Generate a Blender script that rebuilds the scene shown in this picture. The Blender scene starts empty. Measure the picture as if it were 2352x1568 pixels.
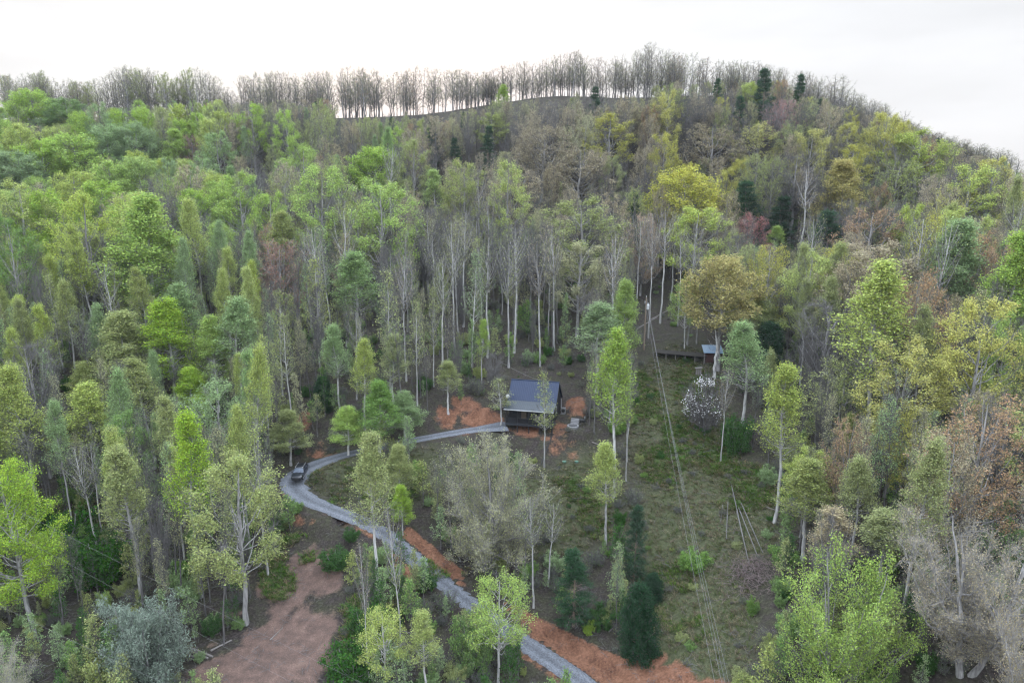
import bpy, bmesh, math, random
import numpy as np
from mathutils import Vector, Matrix, Euler

# ------------------------------------------------------------------ camera, sky, sun, exposure
PITCH = math.radians(13.0)
CAMZ = 75.0
F, CX, CY = 1568.0, 1176.0, 784.0          # focal length and centre in the pixels of the survey sheet (2352 x 1568)
SC = bpy.context.scene
cam = bpy.data.cameras.new("camera"); cam.lens = 24; cam.sensor_width = 36
cam.clip_start = 0.5; cam.clip_end = 4000
camo = bpy.data.objects.new("camera", cam); SC.collection.objects.link(camo)
camo.location = (0, 0, CAMZ); camo.rotation_euler = (math.pi/2 - PITCH, 0, 0)
SC.camera = camo
SC.view_settings.view_transform = 'Standard'; SC.view_settings.look = 'None'
SC.view_settings.exposure = 0.72; SC.view_settings.gamma = 1.0
SC.cycles.max_bounces = 5; SC.cycles.diffuse_bounces = 2; SC.cycles.glossy_bounces = 2
SC.cycles.transmission_bounces = 3; SC.cycles.transparent_max_bounces = 4; SC.cycles.volume_bounces = 0
SC.cycles.use_denoising = True
SC.cycles.denoiser = 'OPENIMAGEDENOISE'; SC.cycles.denoising_prefilter = 'ACCURATE'; SC.cycles.denoising_input_passes = 'RGB_ALBEDO_NORMAL'
SC.cycles.use_adaptive_sampling = False
SC.cycles.filter_width = 1.3

HAZE = True
SUN_EL, SUN_AZ = math.radians(24), math.radians(-14)    # azimuth from +Y, clockwise positive
w = bpy.data.worlds.new("World"); SC.world = w; w.use_nodes = True
nt = w.node_tree; nt.nodes.clear()
def N(t, ty, **kw):
    n = t.nodes.new(ty)
    for k, v in kw.items(): setattr(n, k, v)
    return n
out = N(nt, 'ShaderNodeOutputWorld'); bg = N(nt, 'ShaderNodeBackground'); bg.inputs[1].default_value = 0.12
sky = N(nt, 'ShaderNodeTexSky', sky_type='NISHITA'); sky.sun_disc = False
sky.sun_elevation = SUN_EL; sky.sun_rotation = SUN_AZ; sky.dust_density = 3.0
tc = N(nt, 'ShaderNodeTexCoord'); sep = N(nt, 'ShaderNodeSeparateXYZ')
nt.links.new(tc.outputs['Generated'], sep.inputs[0])
ramp = N(nt, 'ShaderNodeValToRGB')           # a closed cloud deck: thinner and brighter overhead
el = ramp.color_ramp.elements
el[0].position = 0.0; el[0].color = (.372, .366, .366, 1)
el[1].position = 0.23; el[1].color = (.372, .376, .386, 1)
e2 = el.new(0.45); e2.color = (1.55, 1.7, 1.95, 1)
nt.links.new(sep.outputs['Z'], ramp.inputs[0])
mp = N(nt, 'ShaderNodeMapping'); mp.inputs['Scale'].default_value = (2.2, 2.2, 11)
nt.links.new(tc.outputs['Generated'], mp.inputs[0])
nz = N(nt, 'ShaderNodeTexNoise'); nz.inputs['Scale'].default_value = 1.6; nz.inputs['Detail'].default_value = 5
nt.links.new(mp.outputs[0], nz.inputs['Vector'])
mr = N(nt, 'ShaderNodeMapRange'); mr.inputs[1].default_value = .3; mr.inputs[2].default_value = .72
mr.inputs[3].default_value = 13.4; mr.inputs[4].default_value = 11.6
nt.links.new(nz.outputs['Fac'], mr.inputs[0])
mul = N(nt, 'ShaderNodeVectorMath', operation='SCALE')
nt.links.new(ramp.outputs['Color'], mul.inputs[0]); nt.links.new(mr.outputs[0], mul.inputs['Scale'])
# the low sun warms the cloud just above the ridge
dt = N(nt, 'ShaderNodeVectorMath', operation='DOT_PRODUCT'); dt.inputs[1].default_value = (math.sin(math.radians(-7))*.99, math.cos(math.radians(-7))*.99, .14)
nt.links.new(tc.outputs['Generated'], dt.inputs[0])
gl_ = N(nt, 'ShaderNodeMapRange'); gl_.inputs[1].default_value = .955; gl_.inputs[2].default_value = 1.0; nt.links.new(dt.outputs['Value'], gl_.inputs[0])
wm0 = N(nt, 'ShaderNodeMix', data_type='RGBA', blend_type='MULTIPLY'); nt.links.new(gl_.outputs[0], wm0.inputs[0]); nt.links.new(mul.outputs[0], wm0.inputs[6]); wm0.inputs[7].default_value = (1.22, 1.08, 1.03, 1)
mul = wm0
mix = N(nt, 'ShaderNodeMix', data_type='RGBA'); mix.inputs[0].default_value = 0.97
nt.links.new(sky.outputs[0], mix.inputs[6]); nt.links.new(mul.outputs[2], mix.inputs[7])
nt.links.new(mix.outputs[2], bg.inputs[0]); nt.links.new(bg.outputs[0], out.inputs[0])

sun = bpy.data.lights.new("sun", 'SUN'); sun.energy = 0.6; sun.angle = math.radians(20); sun.color = (1, .93, .85)
suno = bpy.data.objects.new("sun", sun); SC.collection.objects.link(suno)
sd = Vector((math.sin(SUN_AZ)*math.cos(SUN_EL), math.cos(SUN_AZ)*math.cos(SUN_EL), math.sin(SUN_EL)))
suno.rotation_euler = (-sd).to_track_quat('-Z', 'Y').to_euler(); suno.location = (0, 0, 200)

# ------------------------------------------------------------------ survey helpers
SP, CP = math.sin(PITCH), math.cos(PITCH)
def ray(x, y):
    a = (x - CX)/F; b = (CY - y)/F
    return np.array([a, CP + b*SP, -SP + b*CP])
def pt_at(x, y, Y):
    d = ray(x, y); return d*(Y/d[1]) + np.array([0, 0, CAMZ])
def project(P):
    P = np.asarray(P, float); X, Y, Z = P[..., 0], P[..., 1], P[..., 2] - CAMZ
    dep = Y*CP - Z*SP; up = Y*SP + Z*CP
    return CX + F*X/dep, CY - F*up/dep, dep

# ------------------------------------------------------------------ terrain: a thin plate through surveyed points
CTRL = [(-280,300,290),(0,285,285),(200,278,282),(420,274,278),(600,273,278),(790,272,278),(1005,261,278),(1094,250,280),(1185,236,280),
 (1240,228,280),(1365,228,280),(1475,231,278),(1600,224,272),(1787,224,262),(1900,262,250),(2081,332,228),(2225,394,206),(2352,458,190),(2640,600,160),
 (1232,985,115),(690,1095,104),(1364,1568,72),(216,800,135),(334,1356,85),(565,1435,78),(612,1568,68),(0,1568,66),(1985,1091,94),
 (1882,1568,58),(2352,1568,50),(1600,1317,84),(1479,802,140),(1637,812,138),(1176,480,210),(600,560,200),(200,520,205),(1600,520,205),(2000,540,185),
 (2250,1100,84),(1100,1290,92),(900,1330,83),(60,1170,100),(1000,1005,112)]
cp_ = [pt_at(*c) for c in CTRL]
cp_ += [np.array(c, float) for c in [(0,40,9),(0,0,5),(0,-90,12),(-60,38,12),(45,28,26),(-150,30,20),(-150,100,36),(110,40,50),(160,110,66),(-330,120,60),(-330,260,98),
 (340,150,70),(340,30,55),(0,330,88),(-150,330,84),(150,310,80),(0,430,45),(-250,430,50),(250,420,40),(0,600,20),(-400,600,20),(400,600,20),(300,260,60),(-330,0,40),(0,750,10),
 (190,262,62),(265,255,48),(160,305,66),(235,335,35),(120,335,72),(100,305,84),(600,300,0),(-600,300,60),(600,0,30),(-600,0,40)]]
cp_ = np.array(cp_)
def tps_fit(P, lam):
    n = len(P); s = 100.0
    X = P[:, :2]/s
    r = np.linalg.norm(X[:, None]-X[None], axis=2)
    K = np.where(r > 0, r*r*np.log(np.maximum(r, 1e-9)), 0) + lam*np.eye(n)
    A = np.zeros((n+3, n+3)); A[:n, :n] = K; A[:n, n] = 1; A[:n, n+1:] = X; A[n, :n] = 1; A[n+1:, :n] = X.T
    c = np.linalg.solve(A, np.concatenate([P[:, 2], np.zeros(3)]))
    return X, c, s
TX, TCO, TS = tps_fit(cp_, 0.004)
def tps(x, y):
    x = np.asarray(x, float); sh = x.shape
    q = np.stack([x.ravel(), np.asarray(y, float).ravel()], 1)/TS
    o = np.empty(len(q))
    for i in range(0, len(q), 20000):
        b = q[i:i+20000]
        r2 = ((b[:, None]-TX[None])**2).sum(2)
        o[i:i+20000] = (0.5*r2*np.log(np.maximum(r2, 1e-12))) @ TCO[:-3] + TCO[-3] + b @ TCO[-2:]
    return o.reshape(sh)

rngN = np.random.RandomState(5)
_lat = rngN.rand(256, 256)
def vnoise(x, y):
    xi = np.floor(x).astype(int); yi = np.floor(y).astype(int); fx = x-xi; fy = y-yi
    fx = fx*fx*(3-2*fx); fy = fy*fy*(3-2*fy)
    g = lambda a, b: _lat[a % 256, b % 256]
    return (g(xi,yi)*(1-fx)+g(xi+1,yi)*fx)*(1-fy) + (g(xi,yi+1)*(1-fx)+g(xi+1,yi+1)*fx)*fy - .5

def axis(segs):
    o = []
    for a, b, s in segs: o += list(np.arange(a, b, s))
    return np.array(o + [segs[-1][1]])
GX = axis([(-640,-240,16),(-240,-80,4),(-80,80,.5),(80,240,4),(240,640,16)])
GY = axis([(-100,30,8),(30,56,2),(56,150,.5),(150,200,1.5),(200,320,3),(320,760,20)])
MX, MY = np.meshgrid(GX, GY)
H0 = tps(MX, MY) + 1.6*vnoise(MX/26+3, MY/26) + .8*vnoise(MX/9, MY/9+7)
def grid_z(H, x, y):
    x = np.clip(np.asarray(x, float), GX[0], GX[-1]-1e-6); y = np.clip(np.asarray(y, float), GY[0], GY[-1]-1e-6)
    i = np.searchsorted(GX, x, side='right')-1; j = np.searchsorted(GY, y, side='right')-1
    i = np.clip(i, 0, len(GX)-2); j = np.clip(j, 0, len(GY)-2)
    fx = (x-GX[i])/(GX[i+1]-GX[i]); fy = (y-GY[j])/(GY[j+1]-GY[j])
    return (H[j,i]*(1-fx)+H[j,i+1]*fx)*(1-fy) + (H[j+1,i]*(1-fx)+H[j+1,i+1]*fx)*fy
def cast(H, x, y, lift=0.0):
    """where the survey ray through (x, y) meets the ground raised by lift"""
    d = ray(x, y); t = np.arange(20, 420, .4)
    P = d[None]*t[:, None]; z = P[:, 2] + CAMZ
    below = z < grid_z(H, P[:, 0], P[:, 1]) + lift
    if not below.any(): return None
    k = int(np.argmax(below)); k = max(k, 1)
    a, b = t[k-1], t[k]
    for _ in range(18):
        m = (a+b)/2; p = d*m
        if p[2]+CAMZ < grid_z(H, p[0], p[1]) + lift: b = m
        else: a = m
    p = d*b
    return np.array([p[0], p[1], float(grid_z(H, p[0], p[1]))])

# drive: centre line surveyed, levelled across, cut into the slope on its uphill side
ROADPX = [(1163,977),(1130,981),(1060,991),(985,1003),(930,1014),(870,1026),(820,1036),(760,1050),(715,1067),(680,1090),(668,1112),(682,1134),(705,1150),(740,1163),(800,1182),
          (850,1202),(900,1236),(950,1280),(1000,1324),(1050,1364),(1100,1404),(1150,1440),(1200,1476),(1260,1517),(1340,1572),(1420,1632),(1520,1710)]
def smooth_line(P, step, it=3):
    P = np.array(P); d = np.r_[0, np.cumsum(np.linalg.norm(np.diff(P[:, :2], axis=0), axis=1))]
    s = np.arange(0, d[-1], step); Q = np.stack([np.interp(s, d, P[:, k]) for k in range(3)], 1)
    for _ in range(it):
        R = Q.copy(); R[1:-1] = (Q[:-2]+2*Q[1:-1]+Q[2:])/4; Q = R
    return Q
RD = smooth_line([cast(H0, *p) for p in ROADPX], .5, 14)
zz = RD[:, 2].copy()
for _ in range(200):
    zz[1:-1] = (zz[:-2]+2*zz[1:-1]+zz[2:])/4
RD[:, 2] = zz
def line_dist(x, y, L):
    x = np.asarray(x, float); sh = x.shape; q = np.stack([x.ravel(), np.asarray(y).ravel()], 1)
    best = np.full(len(q), 1e9); idx = np.zeros(len(q), int)
    lo, hi = L[:, :2].min(0)-14, L[:, :2].max(0)+14
    m = np.where((q > lo).all(1) & (q < hi).all(1))[0]
    for i in range(0, len(m), 20000):
        b = m[i:i+20000]; d = ((q[b][:, None]-L[None, :, :2])**2).sum(2)
        k = d.argmin(1); best[b] = np.sqrt(d[np.arange(len(b)), k]); idx[b] = k
    return best.reshape(sh), idx.reshape(sh)
RDIST, RIDX = line_dist(MX, MY, RD)
def sstep(a, b, x):
    t = np.clip((x-a)/(b-a), 0, 1); return t*t*(3-2*t)
H1 = H0.copy()
rz = RD[RIDX, 2]
up_side = H0 > rz
wgt = np.where(up_side, 1-sstep(2.5, 4.6, RDIST), 1-sstep(2.4, 6.0, RDIST))
H1 = H1*(1-wgt) + rz*wgt

# cabin pad: level shelf behind the deck posts, bank behind
CAB_ROT = math.radians(-13)
cab_front = cast(H0, 1214, 996)               # foot of the middle deck post
ca, sa = math.cos(CAB_ROT), math.sin(CAB_ROT)
CAB_X, CAB_Y = cab_front[0], cab_front[1]     # local origin: middle of the deck's front edge
FLOOR = cab_front[2] + 1.75                   # deck boards
def to_cab(x, y):
    dx, dy = x-CAB_X, y-CAB_Y
    return dx*ca + dy*sa, -dx*sa + dy*ca
LX, LY = to_cab(MX, MY)
pad_z = FLOOR - .35
# under the deck the ground rises from the post feet to the shelf
under = np.interp(LY, [-1.5, 0, 2.6, 3.4], [cab_front[2]-.6, cab_front[2], pad_z-.5, pad_z])
wx = 1-sstep(4.9, 7.2, np.abs(LX)); wy = sstep(-3.0, -.4, LY)*(1-sstep(10.9, 13.0, LY))
wp = wx*wy
H1 = H1*(1-wp) + under*wp
# small terrace with the fire ring right of the cabin
tw = (1-sstep(2.6, 4.6, np.hypot(LX-7.9, (LY-3.6)*1.0)))
H1 = H1*(1-tw) + (pad_z-.55)*tw
# gully at the lower left, and the flat rough clearing beside it
PXg, PYg, DEP = project(np.stack([MX, MY, H1], -1))
GUL = np.array([cast(H0, *p) for p in [(835,1345),(800,1300),(790,1262),(782,1225),(785,1190)]][::-1])
GD, _ = line_dist(MX, MY, smooth_line(GUL, .5, 3))
H1 -= 1.0*np.exp(-(GD/.9)**2)
H = H1

def in_poly(px, py, poly):
    px = np.asarray(px, float); py = np.asarray(py, float); c = np.zeros(px.shape, bool); n = len(poly)
    for i in range(n):
        (x1, y1), (x2, y2) = poly[i], poly[i-1]
        if y1 == y2: continue
        hit = ((y1 > py) != (y2 > py)) & (px < (x2-x1)*(py-y1)/(y2-y1)+x1)
        c ^= hit
    return c
def ell(cx, cy, rx, ry, soft=.5):
    d = np.sqrt(((PXg-cx)/rx)**2 + ((PYg-cy)/ry)**2)
    return (1-sstep(1-soft, 1+soft, d))*(DEP > 5)
GRASS = np.zeros_like(H); CLAY = np.zeros_like(H); STRAW = np.zeros_like(H); MEAD = np.zeros_like(H)
for a in [(1530,860,80,30),(1500,930,65,45),(1560,900,75,70),(1590,1000,40,30),(1730,1130,60,60),(1660,1190,60,60),(1700,1210,60,50),(1570,1010,60,50),(1520,1050,90,70,.8),(1240,1175,110,60,.8),(1310,1130,80,35),
          (840,1110,130,55),(770,1090,60,40),(960,1060,120,40),(640,1330,40,50),(690,1260,60,40),(150,1210,110,60),(220,1290,60,40),(830,1420,45,90),(1380,1180,70,60,.8),
          (930,1390,50,20),(1010,1310,60,20),(1640,1050,60,40),(1620,1420,70,90,.9),(1560,1350,60,120,.9)]:
    GRASS = np.maximum(GRASS, ell(*a)*(.42 if len(a) > 4 else .78))
for a in [(1085,950,100,42),(1150,935,50,50),(1322,938,34,30),(1230,985,80,26),(1310,1030,60,30,.7),(738,1034,40,30),(690,962,34,34,.7),(1400,1010,34,28,.7),(690,1190,50,22,.8),(800,1440,20,60),
          (1480,1545,130,50),(1560,1580,150,30)]:
    CLAY = np.maximum(CLAY, ell(*a)*(.55 if len(a) > 4 else .85))
for a in [(1560,1000,110,190,.4),(1570,1250,120,200,.4),(1590,1450,130,200,.5),(1260,1180,130,90,.5),(1350,1120,80,80),(900,1090,180,60),(1690,1180,110,110)]:
    MEAD = np.maximum(MEAD, ell(*a))
for a in [(660,1400,130,110),(620,1500,150,110),(700,1330,90,80),(560,1560,130,60)]:
    STRAW = np.maximum(STRAW, ell(*a))
side = np.sign((RD[np.minimum(RIDX+1, len(RD)-1), 0]-RD[RIDX, 0])*(MY-RD[RIDX, 1]) - (RD[np.minimum(RIDX+1, len(RD)-1), 1]-RD[RIDX, 1])*(MX-RD[RIDX, 0]))
lower = RIDX > np.argmin(RD[:, 0]) + 42
bw = np.interp(RIDX, [0, len(RD)*.5, len(RD)*.72, len(RD)], [3.5, 3.5, 4.4, 6.5])
bank = sstep(1.5, 1.9, RDIST)*(1-sstep(bw-.9, bw+.9, RDIST))*up_side*lower
CLAY = np.maximum(CLAY, bank)
edge = (1-sstep(2.0, 3.2, RDIST))*(~up_side)
CLAY = np.maximum(CLAY, .5*edge)
GRASS *= np.clip(.62+1.9*vnoise(MX/6+31, MY/6)+.9*vnoise(MX/2.1, MY/2.1+5), 0, 1.25); CLAY = np.where(bank > .3, CLAY, CLAY*np.clip(.58+1.5*vnoise(MX/3.1+3, MY/3.1+40)+.8*vnoise(MX/1.1, MY/1.1), 0, 1.2))
STRAW *= np.clip(.8+1.5*vnoise(MX/5+61, MY/5)+.9*vnoise(MX/1.7, MY/1.7+20), 0, 1.1)
GRASS *= (1-np.clip(CLAY*1.3, 0, 1)); STRAW *= (1-CLAY*.8)
Hs = H + CLAY*(.55*vnoise(MX*.9, MY*.9) + .3*vnoise(MX*2.1+9, MY*2.1))*(RDIST > 2.3)*(wp < .5) + .18*vnoise(MX*.7, MY*.7)*(RDIST > 2.3)*(wp < .3)
H = Hs
def gz(x, y): return float(grid_z(H, x, y))
# ------------------------------------------------------------------ object helpers
def link(o, parent=None):
    SC.collection.objects.link(o)
    if parent is not None: o.parent = parent
    return o
def tag(o, label=None, cat=None, group=None, kind=None):
    if label: o['label'] = label
    if cat: o['category'] = cat
    if group: o['group'] = group
    if kind: o['kind'] = kind
    return o
def empty(name, loc=(0, 0, 0), rz=0.0):
    o = bpy.data.objects.new(name, None); o.empty_display_size = .3
    o.location = loc; o.rotation_euler = (0, 0, rz); return link(o)
def np_mesh(name, V, faces, mats=(), mat_idx=None, smooth=False):
    """faces: list of integer arrays (n, k)"""
    me = bpy.data.meshes.new(name); V = np.asarray(V, np.float32)
    me.vertices.add(len(V)); me.vertices.foreach_set('co', V.ravel())
    loops = np.concatenate([f.ravel() for f in faces]).astype(np.int32)
    tot = np.concatenate([np.full(len(f), f.shape[1]) for f in faces]).astype(np.int32)
    st = np.r_[0, np.cumsum(tot)[:-1]].astype(np.int32)
    me.loops.add(len(loops)); me.loops.foreach_set('vertex_index', loops)
    me.polygons.add(len(tot)); me.polygons.foreach_set('loop_start', st); me.polygons.foreach_set('loop_total', tot)
    for m in mats: me.materials.append(m)
    if mat_idx is not None: me.polygons.foreach_set('material_index', np.asarray(mat_idx, np.int32))
    me.polygons.foreach_set('use_smooth', np.full(len(tot), smooth))
    me.update(calc_edges=True); return me
class MB:
    """collects boxes, bars and tubes; build() links them as one mesh object"""
    def __init__(s): s.bm = bmesh.new()
    def box(s, a, b, bevel=0):
        x0, y0, z0 = a; x1, y1, z1 = b
        v = [s.bm.verts.new(p) for p in [(x0,y0,z0),(x1,y0,z0),(x1,y1,z0),(x0,y1,z0),(x0,y0,z1),(x1,y0,z1),(x1,y1,z1),(x0,y1,z1)]]
        for f in [(3,2,1,0),(4,5,6,7),(0,1,5,4),(1,2,6,5),(2,3,7,6),(3,0,4,7)]: s.bm.faces.new([v[i] for i in f])
        return s
    def hexa(s, P):
        v = [s.bm.verts.new(p) for p in P]
        for f in [(3,2,1,0),(4,5,6,7),(0,1,5,4),(1,2,6,5),(2,3,7,6),(3,0,4,7)]: s.bm.faces.new([v[i] for i in f])
        return s
    def bar(s, p, q, wd, ht=None, up=(0, 0, 1)):
        p, q = Vector(p), Vector(q); d = (q-p).normalized(); u = Vector(up)
        if abs(d.dot(u)) > .95: u = Vector((0, 1, 0))
        r = d.cross(u).normalized(); u = r.cross(d); ht = ht or wd
        a, b = r*wd/2, u*ht/2
        return s.hexa([p-a-b, p+a-b, q+a-b, q-a-b, p-a+b, p+a+b, q+a+b, q-a+b])
    def tube(s, pts, rad, k=8, caps=True):
        pts = [Vector(p) for p in pts]; rad = [rad]*len(pts) if np.isscalar(rad) else rad; rings = []
        for i, p in enumerate(pts):
            d = (pts[min(i+1, len(pts)-1)]-pts[max(i-1, 0)]).normalized()
            u = Vector((0, 0, 1)) if abs(d.z) < .9 else Vector((1, 0, 0))
            r = d.cross(u).normalized(); u = r.cross(d)
            rings.append([s.bm.verts.new(p + (r*math.cos(2*math.pi*j/k)+u*math.sin(2*math.pi*j/k))*rad[i]) for j in range(k)])
        for a, b in zip(rings, rings[1:]):
            for j in range(k): s.bm.faces.new((a[j], a[(j+1) % k], b[(j+1) % k], b[j]))
        if caps: s.bm.faces.new(rings[0][::-1]); s.bm.faces.new(rings[-1])
        return s
    def poly(s, pts): s.bm.faces.new([s.bm.verts.new(p) for p in pts]); return s
    def build(s, name, mat, parent=None, bevel=0, smooth=False):
        bmesh.ops.recalc_face_normals(s.bm, faces=s.bm.faces)
        me = bpy.data.meshes.new(name); s.bm.to_mesh(me); s.bm.free(); me.materials.append(mat)
        if smooth:
            for p in me.polygons: p.use_smooth = True
        o = link(bpy.data.objects.new(name, me), parent)
        if bevel:
            m = o.modifiers.new('bevel', 'BEVEL'); m.width = bevel; m.segments = 2; m.limit_method = 'ANGLE'
        return o

# ------------------------------------------------------------------ materials
def mat(name):
    m = bpy.data.materials.new(name); m.use_nodes = True; t = m.node_tree; t.nodes.clear()
    return m, t, N(t, 'ShaderNodeOutputMaterial')
def simple(name, col, rough=.6, metal=0.0, noise=.18, scale=6.0, spec=.4, coat=0.0):
    m, t, o = mat(name); b = N(t, 'ShaderNodeBsdfPrincipled')
    b.inputs['Roughness'].default_value = rough; b.inputs['Metallic'].default_value = metal
    b.inputs['Specular IOR Level'].default_value = spec; b.inputs['Coat Weight'].default_value = coat
    n = N(t, 'ShaderNodeTexNoise'); n.inputs['Scale'].default_value = scale; n.inputs['Detail'].default_value = 4
    c = N(t, 'ShaderNodeTexCoord'); t.links.new(c.outputs['Object'], n.inputs['Vector'])
    mx = N(t, 'ShaderNodeMix', data_type='RGBA')
    mx.inputs[6].default_value = tuple(v*(1-noise) for v in col)+(1,); mx.inputs[7].default_value = tuple(min(1, v*(1+noise)) for v in col)+(1,)
    t.links.new(n.outputs['Fac'], mx.inputs[0]); t.links.new(mx.outputs[2], b.inputs['Base Color'])
    t.links.new(b.outputs[0], o.inputs[0]); return m
def leaf_material(inst=False):
    m, t, o = mat('scattered leaves' if inst else 'leaves')
    oi = N(t, 'ShaderNodeObjectInfo'); g = N(t, 'ShaderNodeNewGeometry'); h = N(t, 'ShaderNodeHueSaturation')
    def rng(src, a, b):
        r = N(t, 'ShaderNodeMapRange'); r.inputs[3].default_value = a; r.inputs[4].default_value = b; t.links.new(src, r.inputs[0]); return r.outputs[0]
    wn = N(t, 'ShaderNodeTexWhiteNoise', noise_dimensions='1D'); t.links.new(g.outputs['Random Per Island'], wn.inputs['W'])
    t.links.new(rng(wn.outputs['Value'], .475, .515), h.inputs['Hue'])
    t.links.new(rng(g.outputs['Random Per Island'], .62, 1.3), h.inputs['Value'])
    t.links.new(rng(oi.outputs['Random'], .9, 1.12), h.inputs['Saturation'])
    src = oi.outputs['Color']
    if inst: src = N(t, 'ShaderNodeAttribute', attribute_type='INSTANCER', attribute_name='tint').outputs['Color']
    t.links.new(src, h.inputs['Color'])
    d = N(t, 'ShaderNodeBsdfDiffuse'); tr = N(t, 'ShaderNodeBsdfTranslucent'); mx = N(t, 'ShaderNodeMixShader'); mx.inputs[0].default_value = .38
    t.links.new(h.outputs[0], d.inputs[0]); t.links.new(h.outputs[0], tr.inputs[0])
    t.links.new(d.outputs[0], mx.inputs[1]); t.links.new(tr.outputs[0], mx.inputs[2]); t.links.new(mx.outputs[0], o.inputs[0]); return m
def bark_material(name, use_obj=True, col=(.24, .22, .2)):
    m, t, o = mat(name); d = N(t, 'ShaderNodeBsdfDiffuse')
    n = N(t, 'ShaderNodeTexNoise'); n.inputs['Scale'].default_value = 1.0; n.inputs['Detail'].default_value = 6
    c = N(t, 'ShaderNodeTexCoord'); mp = N(t, 'ShaderNodeMapping'); mp.inputs['Scale'].default_value = (5, 5, .9)
    t.links.new(c.outputs['Object'], mp.inputs[0]); t.links.new(mp.outputs[0], n.inputs['Vector'])
    h = N(t, 'ShaderNodeHueSaturation')
    r = N(t, 'ShaderNodeMapRange'); r.inputs[1].default_value = .3; r.inputs[2].default_value = .7; r.inputs[3].default_value = .55; r.inputs[4].default_value = 1.35
    t.links.new(n.outputs['Fac'], r.inputs[0]); t.links.new(r.outputs[0], h.inputs['Value'])
    if use_obj:
        oi = N(t, 'ShaderNodeObjectInfo'); t.links.new(oi.outputs['Color'], h.inputs['Color'])
    else: h.inputs['Color'].default_value = col+(1,)
    t.links.new(h.outputs[0], d.inputs[0]); t.links.new(d.outputs[0], o.inputs[0]); return m
M_LEAF = leaf_material(); M_LEAFI = leaf_material(True); M_BARK = bark_material('bark'); M_TWIGP = bark_material('pale twigs', False, (.25, .24, .225)); M_TWIG = bark_material('twigs', False, (.125, .12, .118))

def ground_material():
    m, t, o = mat('hillside ground'); b = N(t, 'ShaderNodeBsdfPrincipled'); b.inputs['Roughness'].default_value = .95; b.inputs['Specular IOR Level'].default_value = .1
    c = N(t, 'ShaderNodeTexCoord')
    def noise(s, d=6, rough=.6):
        n = N(t, 'ShaderNodeTexNoise'); n.inputs['Scale'].default_value = s; n.inputs['Detail'].default_value = d; n.inputs['Roughness'].default_value = rough
        t.links.new(c.outputs['Object'], n.inputs['Vector']); return n.outputs['Fac']
    def ramp(src, stops):
        r = N(t, 'ShaderNodeValToRGB'); e = r.color_ramp.elements
        while len(e) < len(stops): e.new(.5)
        for k, (p, col) in enumerate(stops): e[k].position = p; e[k].color = tuple(col)+(1,)
        t.links.new(src, r.inputs[0]); return r.outputs[0]
    def mixc(f, a, bb):
        x = N(t, 'ShaderNodeMix', data_type='RGBA'); t.links.new(f, x.inputs[0]); t.links.new(a, x.inputs[6]); t.links.new(bb, x.inputs[7]); return x.outputs[2]
    def mth(op, a, bb):
        x = N(t, 'ShaderNodeMath', operation=op)
        for i, v in enumerate((a, bb)):
            if isinstance(v, (int, float)): x.inputs[i].default_value = v
            else: t.links.new(v, x.inputs[i])
        return x.outputs[0]
    big, mid, fine, spk = noise(.12, 4), noise(.7, 6), noise(3.2, 8, .75), noise(9, 4, .8)
    litter = ramp(fine, [(.3, (.013, .012, .011)), (.48, (.036, .030, .028)), (.62, (.068, .057, .052)), (.8, (.19, .165, .15))])
    litter2 = ramp(fine, [(.3, (.018, .018, .013)), (.55, (.05, .05, .032)), (.8, (.13, .12, .085))])
    base = mixc(ramp(mid, [(.4, (0, 0, 0)), (.62, (1, 1, 1))]), litter, litter2)
    grass = ramp(fine, [(.3, (.028, .045, .014)), (.5, (.055, .10, .025)), (.7, (.11, .15, .05))])
    clay = ramp(mth('ADD', mth('MULTIPLY', fine, .6), mth('MULTIPLY', mid, .4)), [(.34, (.045, .024, .016)), (.47, (.135, .066, .041)), (.6, (.225, .118, .075)), (.75, (.35, .24, .17))])
    straw = ramp(mth('ADD', mth('MULTIPLY', spk, .6), mth('MULTIPLY', mid, .4)), [(.3, (.035, .027, .024)), (.44, (.088, .064, .055)), (.55, (.15, .098, .08)), (.72, (.27, .215, .18))])
    at = N(t, 'ShaderNodeAttribute', attribute_name='cover'); s = N(t, 'ShaderNodeSeparateColor'); t.links.new(at.outputs['Color'], s.inputs[0])
    def mask(ch, amp=1.1):
        q = mth('ADD', s.outputs[ch], mth('MULTIPLY', mth('SUBTRACT', mth('ADD', mth('MULTIPLY', mid, .55), mth('MULTIPLY', fine, .45)), .5), amp))
        r = N(t, 'ShaderNodeMapRange'); r.inputs[1].default_value = .38; r.inputs[2].default_value = .62; t.links.new(q, r.inputs[0]); 
        z = N(t, 'ShaderNodeMath', operation='GREATER_THAN'); z.inputs[1].default_value = .02; t.links.new(s.outputs[ch], z.inputs[0])
        return mth('MULTIPLY', r.outputs[0], z.outputs[0])
    mead = ramp(mth('ADD', mth('MULTIPLY', fine, .6), mth('MULTIPLY', spk, .4)), [(.33, (.022, .026, .014)), (.48, (.06, .07, .034)), (.6, (.10, .108, .058)), (.78, (.19, .175, .115))])
    mm = N(t, 'ShaderNodeMath', operation='MULTIPLY'); t.links.new(at.outputs['Alpha'], mm.inputs[0]); mm.inputs[1].default_value = .85
    base = mixc(mm.outputs[0], base, mead)
    col = mixc(mask(2), base, straw); col = mixc(mask(0, 1.6), col, grass); col = mixc(mask(1), col, clay)
    t.links.new(col, b.inputs['Base Color'])
    bp = N(t, 'ShaderNodeBump'); bp.inputs['Strength'].default_value = .8; bp.inputs['Distance'].default_value = .25
    t.links.new(fine, bp.inputs['Height']); t.links.new(bp.outputs[0], b.inputs['Normal'])
    t.links.new(b.outputs[0], o.inputs[0]); return m
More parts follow.
